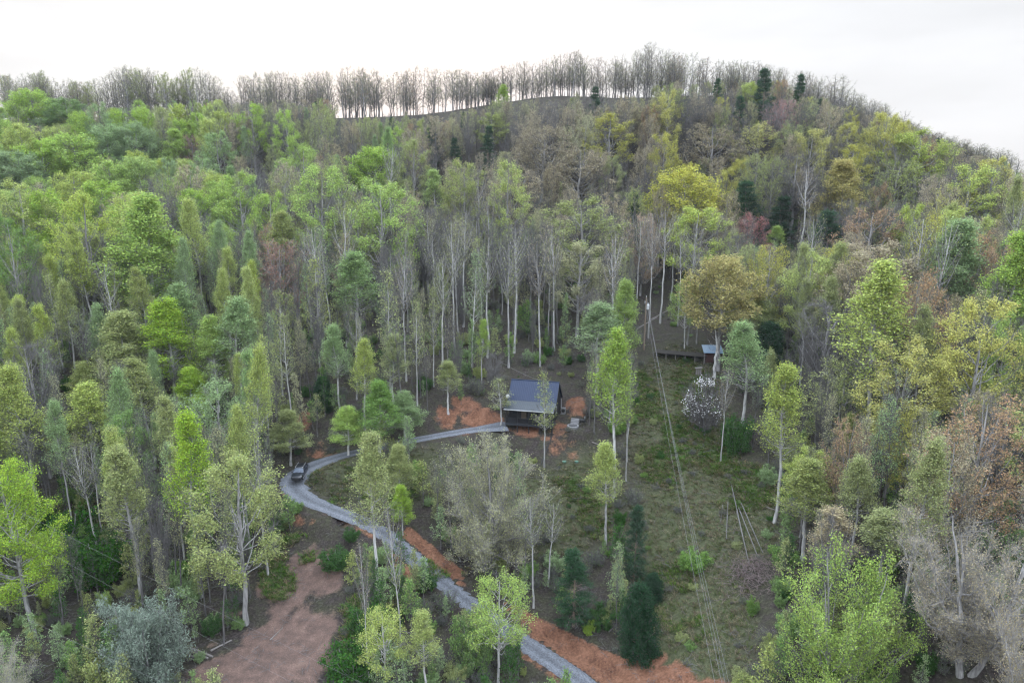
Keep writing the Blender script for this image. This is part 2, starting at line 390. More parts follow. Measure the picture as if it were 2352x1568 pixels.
def gravel_material():
    m, t, o = mat('blue grey gravel'); b = N(t, 'ShaderNodeBsdfPrincipled'); b.inputs['Roughness'].default_value = .9; b.inputs['Specular IOR Level'].default_value = .2
    c = N(t, 'ShaderNodeTexCoord')
    v = N(t, 'ShaderNodeTexVoronoi'); v.inputs['Scale'].default_value = 9; t.links.new(c.outputs['Object'], v.inputs['Vector'])
    n = N(t, 'ShaderNodeTexNoise'); n.inputs['Scale'].default_value = .8; n.inputs['Detail'].default_value = 6; t.links.new(c.outputs['Object'], n.inputs['Vector'])
    r = N(t, 'ShaderNodeValToRGB'); e = r.color_ramp.elements; e[0].position = 0; e[0].color = (.075, .08, .09, 1); e[1].position = 1; e[1].color = (.15, .162, .185, 1)
    s = N(t, 'ShaderNodeSeparateColor'); t.links.new(v.outputs['Color'], s.inputs[0]); t.links.new(s.outputs[0], r.inputs[0])
    a = N(t, 'ShaderNodeAttribute', attribute_name='across'); 
    tw = N(t, 'ShaderNodeMapRange'); tw.inputs[3].default_value = .8; tw.inputs[4].default_value = 1.2; t.links.new(n.outputs['Fac'], tw.inputs[0])
    mu = N(t, 'ShaderNodeMath', operation='MULTIPLY'); t.links.new(tw.outputs[0], mu.inputs[0]); t.links.new(a.outputs['Fac'], mu.inputs[1])
    sc = N(t, 'ShaderNodeVectorMath', operation='SCALE'); t.links.new(r.outputs[0], sc.inputs[0]); t.links.new(mu.outputs[0], sc.inputs['Scale'])
    t.links.new(sc.outputs[0], b.inputs['Base Color'])
    bp = N(t, 'ShaderNodeBump'); bp.inputs['Strength'].default_value = .6; bp.inputs['Distance'].default_value = .04; t.links.new(s.outputs[1], bp.inputs['Height']); t.links.new(bp.outputs[0], b.inputs['Normal'])
    t.links.new(b.outputs[0], o.inputs[0]); return m

# ------------------------------------------------------------------ the ground and the drive
ny, nx = H.shape
idx = np.arange(ny*nx).reshape(ny, nx)
quads = np.stack([idx[:-1, :-1], idx[:-1, 1:], idx[1:, 1:], idx[1:, :-1]], -1).reshape(-1, 4)
me = np_mesh('ground', np.stack([MX, MY, H], -1).reshape(-1, 3), [quads], [ground_material()], smooth=True)
at = me.color_attributes.new('cover', 'FLOAT_COLOR', 'POINT')
at.data.foreach_set('color', np.stack([GRASS, CLAY, STRAW, MEAD], -1).astype(np.float32).ravel())
tag(link(bpy.data.objects.new('ground', me)), 'steep valley side of brown leaf litter, green grass patches and orange clay', kind='structure')

def ribbon(L, half, zoff):
    T = np.gradient(L[:, :2], axis=0); T /= np.linalg.norm(T, axis=1)[:, None]; Nn = np.stack([-T[:, 1], T[:, 0]], 1)
    K = np.linspace(-1, 1, 13); V = []
    rr = np.random.RandomState(2)
    jl = np.convolve(rr.randn(len(L)), np.ones(13)/13, 'same')*.3; jr = np.convolve(rr.randn(len(L)), np.ones(13)/13, 'same')*.3
    for i in range(len(L)):
        for k in K:
            h = half[i] + (jr[i] if k > 0 else jl[i])*abs(k)
            x, y = L[i, 0]+Nn[i, 0]*h*k, L[i, 1]+Nn[i, 1]*h*k
            V.append((x, y, L[i, 2] + zoff - .10*abs(k)**4 + (.03 if abs(k) < .15 else 0)))
    n = len(K); ii = np.arange(len(L)*n).reshape(-1, n)
    q = np.stack([ii[:-1, :-1], ii[:-1, 1:], ii[1:, 1:], ii[1:, :-1]], -1).reshape(-1, 4)
    ac = np.tile(1.0 + .2*np.exp(-((np.abs(K)-.5)/.17)**2) - .22*np.exp(-(K/.2)**2) - .1*np.abs(K)**6, len(L))
    return np.array(V), q, ac
half = np.full(len(RD), 1.5)
kb = np.argmin(RD[:, 0]); half += .9*np.exp(-((np.arange(len(RD))-kb)/14.0)**2)
half[:12] += np.linspace(1.2, 0, 12)
V, q, ac = ribbon(RD, half, .07)
me = np_mesh('gravel_drive', V, [q], [gravel_material()], smooth=True)
a_ = me.attributes.new('across', 'FLOAT', 'POINT'); a_.data.foreach_set('value', ac.astype(np.float32))
tag(link(bpy.data.objects.new('gravel_drive', me)), 'narrow blue grey gravel drive bending up to the cabin', kind='structure')

# ------------------------------------------------------------------ the cabin
m_wall = simple('black stained boards', (.017, .018, .02), .75, noise=.35, scale=3)
m_roof = simple('black ribbed metal roof', (.016, .028, .062), .5, noise=.12, scale=1.2, spec=.3)
m_porch = simple('weathered ribbed metal', (.04, .05, .06), .45, noise=.3, scale=1.6, spec=.45)  # porch roof colour lightened to paint in the sky reflected at grazing view
m_trim = simple('pale metal trim', (.45, .46, .48), .5)
m_post = simple('black post', (.014, .014, .016), .7)
m_deck = simple('dark deck boards', (.02, .022, .028), .7, noise=.3)
m_glass = simple('window glass', (.02, .025, .03), .08, spec=.8, noise=.05)
m_white = simple('white enamel', (.72, .72, .72), .45, noise=.06)
m_door = simple('brown door', (.10, .075, .05), .6)
m_conc = simple('pale concrete', (.2, .2, .205), .85, noise=.2)
m_black = simple('black metal', (.012, .012, .013), .5)
m_galv = simple('galvanised metal', (.42, .44, .46), .4, metal=.6)
m_wood = simple('grey weathered wood', (.20, .185, .17), .9, noise=.3, scale=4)
cab = empty('cabin', (CAB_X, CAB_Y, FLOOR), CAB_ROT)
tag(cab, 'small black cabin on stilts with a steep dark blue metal roof and porch', 'cabin')
HW = 4.15                                         # half width
Yb, Yr, Yk, Ye = 2.7, 5.9, 2.85, -.25             # front wall, ridge, roof break, porch eave (local y)
Zr, Zk, Ze = 6.35, 3.35, 2.62
Ybk = 9.6; Zbk = Zr-(Ybk+.45-Yr)*1.0
m = MB()                                          # walls with gable ends
m.box((-HW, Yb, -.3), (HW, Yb+.15, 3.3)); m.box((-HW, Ybk-.15, -.3), (HW, Ybk, Zr-(Ybk-Yr)*1.0-.15))
for s in (-1, 1):
    xa, xb = (s*HW, s*(HW-.15)) if s < 0 else (s*(HW-.15), s*HW)
    P = [(Yb+.15, -.3), (Ybk-.15, -.3), (Ybk-.15, Zr-(Ybk-.15-Yr)-.15), (Yr, Zr-.15), (Yb+.15, Zk-.1)]
    bmv = [[m.bm.verts.new((x, y, z)) for y, z in P] for x in (xa, xb)]
    m.bm.faces.new(bmv[0]); m.bm.faces.new(bmv[1][::-1])
    for i in range(5): m.bm.faces.new((bmv[0][i], bmv[0][i-1], bmv[1][i-1], bmv[1][i]))
    for k in range(14):                           # vertical board battens
        y = Yb+.3+k*.49; zt = min(Zr-abs(y-Yr)*(1.0 if y > Yr else (Zr-Zk)/(Yr-Yk)))-.2 if False else Zr-abs(y-Yr)*1.0-.25
        m.box((s*HW, y, -.3) if s > 0 else (s*HW-.03, y, -.3), (s*HW+.03, y+.05, zt) if s > 0 else (s*HW, y+.05, zt))
m.build('wall', m_wall, cab)
def slope(name, y0, z0, y1, z1, x0, x1, mt, th=.07, pitch_x=.33):
    b = MB(); d = Vector((0, y1-y0, z1-z0)); n = Vector((0, -(z1-z0), y1-y0)).normalized()
    if n.z < 0: n = -n
    A = [Vector((x0, y0, z0)), Vector((x1, y0, z0)), Vector((x1, y1, z1)), Vector((x0, y1, z1))]
    b.hexa([p-n*th for p in A]+A)
    x = x0+.1
    while x < x1-.05:
        p, q = Vector((x, y0, z0))+n*.022, Vector((x, y1, z1))+n*.022
        b.bar(p, q, .07, .075, up=n); x += pitch_x
    return b.build(name, mt, cab)
rf = slope('roof', Yk, Zk, Yr-.01, Zr, -HW-.3, HW+.3, m_roof)
slope('roof', Ybk+.45, Zbk, Yr+.01, Zr, -HW-.3, HW+.3, m_roof)
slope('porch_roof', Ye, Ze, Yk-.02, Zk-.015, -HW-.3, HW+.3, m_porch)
b = MB(); b.bar((-HW-.32, Yr, Zr+.03), (HW+.32, Yr, Zr+.03), .28, .05); b.build('ridge_cap', m_roof, cab)
b = MB(); b.bar((-HW-.32, Ye-.04, Ze-.05), (HW+.32, Ye-.04, Ze-.05), .04, .15); b.build('eave_trim', m_trim, cab)
for s in (-1, 1):
    b = MB(); x = s*(HW+.33)
    b.bar((x, Yk, Zk-.06), (x, Yr, Zr-.06), .04, .2); b.bar((x, Ybk+.45, Zbk-.06), (x, Yr, Zr-.06), .04, .2); b.bar((x, Ye, Ze-.07), (x, Yk, Zk-.08), .04, .16)
    b.build('barge_board', m_wall, cab)
b = MB(); b.box((-HW-.05, 0, -.06), (HW+.05, Yb, 0)); b.build('deck', m_deck, cab)
b = MB(); b.box((-HW-.06, -.05, -.36), (HW+.06, 0, .02)); b.box((HW+.05, 0, -.36), (HW+.1, Yb, .02)); b.box((-HW-.1, 0, -.36), (-HW-.05, Yb, .02)); b.build('deck_beam', m_deck, cab)
for x in (-4.1, -2.05, 0.0, 2.05, 4.1):
    wp_ = (CAB_X + x*ca - .1*sa, CAB_Y + x*sa + .1*ca); g = gz(*wp_) - FLOOR
    b = MB(); b.box((x-.07, .03, g-.35), (x+.07, .17, Ze-.12 if x != 2.05 else Ze-.12)); b.build('post', m_post, cab)
b = MB()
for a, c in [((-4.03, .1, .98), (4.03, .1, .98)), ((-4.03, .1, .12), (4.03, .1, .12)), ((4.1, .17, .98), (4.1, Yb, .98)), ((-4.1, .17, .98), (-4.1, Yb, .98)), ((4.1, .17, .12), (4.1, Yb, .12)), ((-4.1, .17, .12), (-4.1, Yb, .12))]: b.bar(a, c, .07, .06)
for k in range(1, 54):
    x = -4.03+k*.15; b.box((x-.012, .09, .15), (x+.012, .115, .95))
for s in (-1, 1):
    for k in range(1, 16): b.box((s*4.1-.012, .2+k*.155, .15), (s*4.1+.012, .224+k*.155, .95))
b.build('railing', m_post, cab)
b = MB(); b.box((-1.9, Yb-.06, 0), (-.95, Yb-.002, 2.08)); d = b.build('door', m_door, cab)
b = MB(); b.tube([(-1.05, Yb-.1, 1.0), (-1.05, Yb-.06, 1.0)], .035, 8); b.build('handle', m_galv, d)
for x0, x1 in ((-3.5, -2.4), (.4, 1.5), (2.3, 3.4)):
    b = MB()
    for a, c in [((x0-.08, Yb-.05, .8), (x0, Yb-.002, 2.08)), ((x1, Yb-.05, .8), (x1+.08, Yb-.002, 2.08)), ((x0, Yb-.05, 2.0), (x1, Yb-.002, 2.08)), ((x0, Yb-.05, .8), (x1, Yb-.002, .88)), ((x0, Yb-.045, 1.42), (x1, Yb-.004, 1.46))]: b.box(a, c)
    wf = b.build('window', m_post, cab); b = MB(); b.box((x0, Yb-.03, .88), (x1, Yb-.003, 2.0)); b.build('pane', m_glass, wf)
b = MB()
for a, c in [((HW+.002, 4.0, .9), (HW+.05, 4.08, 2.1)), ((HW+.002, 4.9, .9), (HW+.05, 4.98, 2.1)), ((HW+.002, 4.08, 2.02), (HW+.05, 4.9, 2.1)), ((HW+.002, 4.08, .9), (HW+.05, 4.9, .98))]: b.box(a, c)
wf = b.build('window', m_trim, cab); b = MB(); b.box((HW+.003, 4.08, .98), (HW+.035, 4.9, 2.02)); b.build('pane', m_glass, wf)
b = MB(); b.tube([(HW+.12, Ybk+.02, -.4), (HW+.12, Ybk+.02, Zbk-.1)], .05, 8); b.build('downspout', m_trim, cab)
# porch bench
bench = empty('porch_bench', (CAB_X + 1.55*ca - 1.9*sa, CAB_Y + 1.55*sa + 1.9*ca, FLOOR), CAB_ROT)
tag(bench, 'grey wooden bench against the front wall under the porch roof', 'bench')
b = MB(); b.box((-.8, -.25, .4), (.8, .25, .46)); b.build('seat', m_wood, bench)
b = MB(); b.bar((-.8, .27, .7), (.8, .27, .7), .04, .4); b.build('backrest', m_wood, bench)
for x in (-.72, .72):
    for y in (-.2, .2): b = MB(); b.box((x-.04, y-.04, 0), (x+.04, y+.04, .4)); b.build('leg', m_wood, bench)
# satellite dish on its arm at the left end of the break
def cabp(x, y, z): return (CAB_X + x*ca - y*sa, CAB_Y + x*sa + y*ca, FLOOR+z)
dish = empty('satellite_dish', cabp(-4.45, 3.0, 3.5), CAB_ROT); tag(dish, 'white satellite dish on the left end of the cabin roof', 'satellite dish')
b = MB(); bm = b.bm; R0 = .36; rings = []
for i in range(5):
    r = R0*i/4; rings.append([bm.verts.new((r*math.cos(a)*1.0, -.28+.45*r*r, .55+r*math.sin(a))) for a in np.linspace(0, 2*math.pi, 16, endpoint=False)] if i else [bm.verts.new((0, -.28, .55))])
for i in range(1, 5):
    for j in range(16):
        if i == 1: bm.faces.new((rings[0][0], rings[1][j], rings[1][(j+1) % 16]))
        else: bm.faces.new((rings[i-1][j], rings[i-1][(j+1) % 16], rings[i][(j+1) % 16], rings[i][j]))
o_ = b.build('reflector', m_white, dish, smooth=True); md = o_.modifiers.new('thick', 'SOLIDIFY'); md.thickness = .02
b = MB(); b.tube([(.1, .1, -.15), (.05, -.1, .3), (0, -.26, .5)], .025, 6); b.build('arm', m_galv, dish)
b = MB(); b.tube([(0, -.26, .2), (0, -.66, .42)], .015, 6); b.box((-.05, -.74, .38), (.05, -.62, .48)); b.build('receiver', m_galv, dish)
# heat pump by the right wall
p = cabp(4.95, 8.0, 0); zc = pad_z
hp = empty('heat_pump', (p[0], p[1], zc), CAB_ROT); tag(hp, 'pale grey heat pump standing by the right rear corner of the cabin', 'heat pump')
b = MB(); b.box((-.42, -.22, .1), (.42, .22, 1.25)); b.build('casing', m_conc, hp, bevel=.03)
b = MB(); b.tube([(0, -.225, .72), (0, -.26, .72)], .34, 20); b.build('fan_grille', m_black, hp)
b = MB(); b.box((-.5, -.3, -.1), (.5, .3, .1)); b.build('base', m_conc, hp)
# terrace: fire ring, steps, smoker
p = cabp(7.5, 2.8, 0); z0 = gz(p[0], p[1])
b = MB(); bm = b.bm; K = 22
ringp = [[bm.verts.new((p[0]+r*math.cos(t), p[1]+r*math.sin(t), z0+z)) for t in np.linspace(0, 2*math.pi, K, endpoint=False)] for r, z in ((1.05, -.15), (1.05, .35), (.8, .36), (.8, -.1))]
for a in range(3):
    for j in range(K): bm.faces.new((ringp[a][j], ringp[a][(j+1) % K], ringp[a+1][(j+1) % K], ringp[a+1][j]))
fr = empty('fire_pit', (0, 0, 0)); tag(fr, 'round pale stone fire pit on the terrace right of the cabin', 'fire pit')
b.build('stone_ring', simple('grey ring stones', (.19, .19, .195), .9, noise=.45, scale=5), fr)
b = MB(); b.tube([(p[0], p[1], z0-.05), (p[0], p[1], z0+.05)], .79, K); b.build('ash_bed', simple('ash', (.06, .06, .065), .95), fr)
p = cabp(7.5, 5.3, 0)
st = empty('stone_steps', (p[0], p[1], gz(p[0], p[1])), CAB_ROT); tag(st, 'short flight of pale concrete steps behind the fire pit', 'steps')
for k in range(4):
    b = MB(); b.box((-.75, k*.32-.6, -.3), (.75, k*.32-.3, .1+k*.17)); b.build('tread', m_conc, st, bevel=.02)
p = cabp(9.0, 4.4, 0)
sm = empty('barbecue', (p[0], p[1], gz(p[0], p[1])), CAB_ROT+.3); tag(sm, 'black barbecue on legs at the right edge of the terrace', 'barbecue')
b = MB(); b.tube([(-.55, 0, .85), (-.5, 0, .86), (.5, 0, .86), (.55, 0, .85)], [.2, .34, .34, .2], 14); b.build('drum', m_black, sm, smooth=True)
for x in (-.4, .4):
    for y in (-.2, .2): b = MB(); b.bar((x, y, .65), (x*1.15, y*1.3, -.1), .05); b.build('leg', m_black, sm)
b = MB(); b.tube([(.4, 0, 1.1), (.4, 0, 1.6)], .06, 8); b.build('chimney', m_galv, sm)

# ------------------------------------------------------------------ the car: dark estate seen from the front quarter, nose downhill
def build_car():
    pc = cast(H, 683, 1092); k0 = int(np.argmin((RD[:, 0]-pc[0])**2+(RD[:, 1]-pc[1])**2))
    i0, i1 = max(k0-5, 0), min(k0+5, len(RD)-1)
    nose = pt_at(671, 1102, 100)                 # heading: towards the lower left of the picture
    d = RD[i1]-RD[i0]; ang = math.atan2(-1.0, .04)
    root = empty('parked_car', (pc[0]+.5, pc[1]-.2, RD[k0, 2]+.06)); root.rotation_euler = (0, math.radians(-1), ang)
    tag(root, 'black estate car with silver roof rails on the bend of the gravel drive', 'car')
    paint = simple('black car paint', (.014, .017, .023), .35, metal=.1, noise=.05, spec=.5, coat=.5); gl = simple('car glass', (.06, .075, .1), .2, metal=.7, spec=.9, noise=.03)
    rub = simple('tyre rubber', (.02, .02, .02), .85); rim = simple('alloy', (.45, .46, .48), .35, metal=.8); silver = simple('silver rail', (.7, .7, .72), .3, metal=.7)
    lamp = simple('lamp lens', (.6, .62, .65), .15, spec=.8); red = simple('red lens', (.25, .01, .01), .2); pl = simple('plastic black', (.02, .02, .022), .6)
    # stations along x (nose at +2.4): half width, sill z, shoulder z
    ST = [(2.38,.62,.38,.66),(2.28,.80,.30,.82),(1.9,.90,.27,.93),(1.2,.93,.27,1.02),(.75,.935,.27,1.05),(0,.94,.27,1.06),(-.9,.94,.27,1.07),(-1.7,.93,.27,1.08),(-2.2,.88,.32,1.07),(-2.36,.76,.4,.95)]
    b = MB(); bm = b.bm; rg = []
    for x, hw, z0, z1 in ST:
        pr = [(hw*.93, z0), (hw, z0+.12), (hw*1.0, (z0+z1)/2), (hw*.985, z1-.12), (hw*.93, z1-.02), (hw*.5, z1+.025), (0, z1+.035)]
        full = [(y, z) for y, z in pr]+[(-y, z) for y, z in pr[-2::-1]]
        rg.append([bm.verts.new((x, y, z)) for y, z in full])
    for a, c in zip(rg, rg[1:]):
        for j in range(len(a)): bm.faces.new((a[j], a[(j+1) % len(a)], c[(j+1) % len(a)], c[j]))
    bm.faces.new(rg[0]); bm.faces.new(rg[-1][::-1])
    b.build('body', paint, root, bevel=.02, smooth=True)
    # cabin roof: A-post foot, roof front, roof rear, tail
    G = [(1.02,.80,1.05),(.28,.66,1.55),(-.3,.665,1.62),(-1.5,.65,1.60),(-1.95,.63,1.53),(-2.25,.74,1.07)]
    b = MB(); bm = b.bm; rg = []
    for x, hw, z in G[1:5]:
        rg.append([bm.verts.new((x, y, zz)) for y, zz in ((hw, z-.07), (hw*.8, z), (0, z+.02), (-hw*.8, z), (-hw, z-.07))]+[bm.verts.new((x, -hw, z-.1)), bm.verts.new((x, hw, z-.1))])
    for a, c in zip(rg, rg[1:]):
        for j in range(7): bm.faces.new((a[j], a[(j+1) % 7], c[(j+1) % 7], c[j]))
    bm.faces.new(rg[0]); bm.faces.new(rg[-1][::-1]); b.build('roof', paint, root, smooth=True)
    b = MB(); b.hexa([(1.02,.8,1.04),(1.02,-.8,1.04),(.9,-.78,1.04),(.9,.78,1.04),(.30,.62,1.53),(.30,-.62,1.53),(.2,-.6,1.53),(.2,.6,1.53)]); b.build('windscreen', gl, root)
    b = MB(); b.hexa([(-2.1,.7,1.07),(-2.1,-.7,1.07),(-2.25,-.72,1.07),(-2.25,.72,1.07),(-1.85,.58,1.5),(-1.85,-.58,1.5),(-1.97,-.6,1.5),(-1.97,.6,1.5)]); b.build('rear_window', gl, root)
    for s in (-1, 1):
        for xa, xb, ta, tb in ((.86, .02, .2, -.02), (-.06, -1.05, -.06, -1.05), (-1.13, -2.02, -1.13, -1.86)):
            b = MB(); b.hexa([(xa, s*.87, 1.06), (xb, s*.88, 1.06), (xb, s*.78, 1.06), (xa, s*.78, 1.06), (ta, s*.665, 1.5), (tb, s*.67, 1.52), (tb, s*.58, 1.52), (ta, s*.58, 1.5)]); b.build('side_window', gl, root)
        for xa, xt in ((.94, .26), (-.02, -.04), (-1.09, -1.09), (-2.12, -1.92)): b = MB(); b.bar((xa, s*.875, 1.05), (xt, s*.672, 1.53), .07, .05); b.build('pillar', paint, root)
        b = MB(); b.tube([(.2, s*.6, 1.60), (.1, s*.6, 1.68), (-1.7, s*.59, 1.71), (-1.85, s*.59, 1.6)], .03, 6); b.build('roof_rail', silver, root)
        b = MB(); b.hexa([(.8, s*.92, 1.0), (.68, s*.92, 1.0), (.68, s*1.12, 1.02), (.8, s*1.12, 1.02), (.8, s*.92, 1.13), (.68, s*.92, 1.13), (.68, s*1.12, 1.17), (.8, s*1.12, 1.17)]); b.build('mirror', paint, root, bevel=.02)
        b = MB(); b.hexa([(2.33, s*.45, .66), (2.05, s*.86, .7), (2.0, s*.8, .72), (2.25, s*.42, .68), (2.34, s*.45, .79), (2.07, s*.875, .86), (2.0, s*.8, .86), (2.26, s*.42, .8)]); b.build('headlight', lamp, root)
        b = MB(); b.box((-2.37, s*.6-.14, .82), (-2.28, s*.6+.14, 1.02)); b.build('tail_light', red, root)
        for x in (1.42, -1.38):
            b = MB(); yi, yo = s*.72, s*.965
            b.tube([(x, yi, .34), (x, (yi+yo)/2, .34), (x, yo, .34)], [.33, .35, .34], 20); wh = b.build('wheel', rub, root, smooth=False)
            b = MB(); b.tube([(x, yo-s*.01, .34), (x, yo+s*.012, .34)], .22, 16); b.build('rim', rim, wh)
        b = MB(); b.bar((1.0, s*.95, .36), (-1.0, s*.95, .36), .03, .09); b.build('side_trim', silver, root)
    b = MB(); b.box((2.36, -.42, .5), (2.41, .42, .68)); b.build('grille', pl, root)
    b = MB(); b.bar((2.34, -.7, .36), (2.34, .7, .36), .14, .16); b.build('bumper', pl, root, bevel=.03)
    b = MB(); b.bar((1.03, -.5, 1.075), (.75, .2, 1.3), .015); b.bar((1.03, .2, 1.075), (.72, .62, 1.26), .015); b.build('wiper', pl, root)
build_car()
# ------------------------------------------------------------------ tree grower
def tubes(P, R, k):
    """P (M,n,3) paths, R (M,n) radii -> verts, quads"""
    P = np.asarray(P, float); R = np.asarray(R, float); M_, n, _ = P.shape
    T = np.gradient(P, axis=1); T /= np.linalg.norm(T, axis=2, keepdims=True)+1e-9
    ref = np.where(np.abs(T[..., 2:3]) < .9, np.array([0, 0, 1.0]), np.array([1.0, 0, 0]))
    A = np.cross(T, ref); A /= np.linalg.norm(A, axis=2, keepdims=True)+1e-9; B = np.cross(T, A)
    th = np.arange(k)*2*math.pi/k
    V = P[:, :, None] + (A[:, :, None]*np.cos(th)[None, None, :, None] + B[:, :, None]*np.sin(th)[None, None, :, None])*R[:, :, None, None]
    ix = np.arange(M_*n*k).reshape(M_, n, k); nx_ = np.roll(ix, -1, axis=2)
    q = np.stack([ix[:, :-1], nx_[:, :-1], nx_[:, 1:], ix[:, 1:]], -1).reshape(-1, 4)
    return V.reshape(-1, 3), q
def unit(a): return a/(np.linalg.norm(a, axis=-1, keepdims=True)+1e-9)
def grow(seed, H=20, R=3, cb=.35, prof='ovate', nl=40, el=(35, 62), ns=5, sl=.4, nt=4, tl=.9, lk=5, ls=.22, spread=.22, tr=.2, inner=.3, stems=1, arch=.3, up=.25,
         lean=0.0, gap=0.0, wob=.25, twr=.011, limbr=.42, asp=.62, layered=0, leafbias=0.0, stemfan=.5, tail=1.0, th=0.0):
    r = np.random.RandomState(seed)
    pf = {'ovate': lambda s: np.minimum(1, .45+s/.22*.55)*np.power(np.clip(1-s, 0, 1), .84)*1.12+.02, 'egg': lambda s: np.minimum(1, .3+s/.34*.7)*np.sqrt(np.clip(1-(np.clip(s-.34,0,1)/.68)**1.6, 0, 1))+.03, 'cone': lambda s: np.power(np.clip(1-s, 0, 1), .85)*np.minimum(1, .6+s*2.5)+.03,
          'dome': lambda s: np.sqrt(np.clip(1-((s-.36)/.66)**2, 0.01, 1)), 'vase': lambda s: np.clip(.3+.95*s, 0, 1)*np.sqrt(np.clip(1-((s-.45)/.58)**2, .02, 1)),
          'top': lambda s: np.sqrt(np.clip(1-((s-.55)/.5)**2, .02, 1)), 'col': lambda s: np.power(np.clip(1-s**2.2, 0, 1), .6)*.9+.05}[prof]
    WV, WQ, TV, TQ = [], [], [], []
    nwv = ntv = 0
    trunks = []
    for st_ in range(stems):
        n = 12; t = np.linspace(0, 1, n); az = r.rand()*6.28
        off = (r.randn(2)*.0 if stems == 1 else np.array([math.cos(st_*6.28/stems+az*.1), math.sin(st_*6.28/stems+az*.1)])*stemfan*R)
        w = np.cumsum(r.randn(n, 2), axis=0)*wob*H/20/3; w -= w[0]
        hh = H*(1 if st_ == 0 else r.uniform(.78, .97))*tail
        base = off*.12
        P = np.stack([base[0]+w[:, 0]+off[0]*t**.8+lean*H*t**1.5, base[1]+w[:, 1]+off[1]*t**.8, t*hh*.97], 1); P[0, 2] = -.5
        rad = tr*(1-t)**.75*(1 if stems == 1 else .75)+.02; rad[0] *= 1.35
        trunks.append((P, hh)); V, q = tubes(P[None], rad[None], 7); WV.append(V); WQ.append(q+nwv); nwv += len(V)
    LP, LR = [], []; S0, SD, SL, SR = [], [], [], []
    for i in range(nl):
        P, hh = trunks[i % stems]
        s = (i+.2+.6*r.rand())/nl
        if layered: s = (math.floor(s*layered)+.5+r.randn()*.09)/layered
        s = min(max(s, 0.0), .985)
        rr = R*float(pf(np.array(s)))*r.uniform(.66, 1.08)
        if stems > 1: rr *= .75
        zt = hh*(cb+(1-cb)*s); e = math.radians(el[0]+(el[1]-el[0])*s + r.randn()*6)
        z0 = zt-rr*math.tan(e)
        z0 = min(max(z0, hh*cb*.72), hh*.95); 
        if rr*math.tan(e) < 0: zt = max(zt, .3)
        a = i*2.39996+r.randn()*.4
        f = np.array([np.interp(z0, P[:, 2], P[:, k]) for k in (0, 1)])
        g = np.array([np.interp(zt, P[:, 2], P[:, k]) for k in (0, 1)])
        p0 = np.array([f[0], f[1], z0]); p2 = np.array([g[0]+math.cos(a)*rr, g[1]+math.sin(a)*rr, zt])
        p1 = p0*(.45)+p2*.55; p1[2] = z0+(zt-z0)*(arch+.1*r.randn()); p1[:2] += r.randn(2)*.07*rr
        u = np.linspace(0, 1, 6)[:, None]; C = (1-u)**2*p0+2*u*(1-u)*p1+u*u*p2; C[1:-1] += r.randn(4, 3)*.035*rr
        L = np.linalg.norm(np.diff(C, axis=0), axis=1).sum()
        tz = tr*(1-z0/hh)**.75+.02; r0 = min(tz*limbr, .012+L*.014)
        LP.append(C); LR.append(np.linspace(r0, .014, 6))
        dead = r.rand() < gap
        for k in range(ns+1):
            b_ = 1.0 if k == ns else inner+(1-inner)*(k+r.rand())/ns
            j = min(int(b_*5), 4); fr = b_*5-j; p = C[j]*(1-fr)+C[j+1]*fr; td = unit(C[j+1]-C[j])
            d = unit(td*.75+r.randn(3)*np.array([.6, .6, .38])+np.array([0, 0, up]))
            S0.append(p); SD.append(d); SL.append(max(.3, sl*rr*r.uniform(.55, 1.25)*(1.15-.5*b_))); SR.append(0 if dead else 1)
    if LP:
        V, q = tubes(np.array(LP), np.array(LR), 5); WV.append(V); WQ.append(q+nwv); nwv += len(V)
    S0, SD, SL, SR = map(np.array, (S0, SD, SL, SR)); M_ = len(S0)
    S1 = S0+SD*SL[:, None]*.5+r.randn(M_, 3)*SL[:, None]*.07; S2 = S0+SD*SL[:, None]+np.array([0, 0, 1.0])*SL[:, None]*up*.4
    rs = np.clip(SL*.012+.008, .01, .04)
    V, q = tubes(np.stack([S0, S1, S2], 1), np.stack([rs, rs*.75, rs*.4], 1), 4); TV.append(V); TQ.append(q+ntv); ntv += len(V)
    ti = np.repeat(np.arange(M_), nt); n2 = len(ti); a = r.uniform(.25, 1.0, n2)[:, None]
    q0 = np.where(a < .5, S0[ti]*(1-2*a)+S1[ti]*2*a, S1[ti]*(2-2*a)+S2[ti]*(2*a-1))
    d = unit(SD[ti]*.65+r.randn(n2, 3)*np.array([.6, .6, .42])+np.array([0, 0, up])); ln = tl*r.uniform(.45, 1.3, n2)[:, None]
    q1 = q0+d*ln*.55+r.randn(n2, 3)*.05*ln; q2 = q0+d*ln+np.array([0, 0, .1*up])*ln
    if twr > 0:
        V, q = tubes(np.stack([q0, q1, q2], 1), np.tile([twr, twr*.8, twr*.45], (n2, 1)), 3); TV.append(V); TQ.append(q+ntv); ntv += len(V)
    LV = LQ = None
    keep = SR[ti] > 0
    if lk > 0 and keep.any():
        kk = r.poisson(lk*np.clip((1-.85*th)+1.6*th*(q0[:, 2]/H-cb)/(1-cb), .05, 1.25))*keep; li = np.repeat(np.arange(n2), kk); n3 = len(li)
        a = r.uniform(.15, 1.1, n3)[:, None]; c = q0[li]*(1-a)+q2[li]*a+r.randn(n3, 3)*spread
        nm = unit(r.randn(n3, 3)+np.array([0, 0, .9+leafbias])); tg = unit(np.cross(nm, r.randn(n3, 3)))
        if layered: tg = unit(d[li]+r.randn(n3, 3)*.35); nm = unit(np.cross(tg, r.randn(n3, 3)))
        bt = np.cross(nm, tg); sz = ls*r.uniform(.6, 1.35, n3)[:, None]
        LV = np.stack([c-tg*sz*.5, c+bt*sz*asp*.5+nm*sz*.08, c+tg*sz*.5, c-bt*sz*asp*.5+nm*sz*.08], 1).reshape(-1, 3)
        LQ = np.arange(n3*4).reshape(-1, 4)
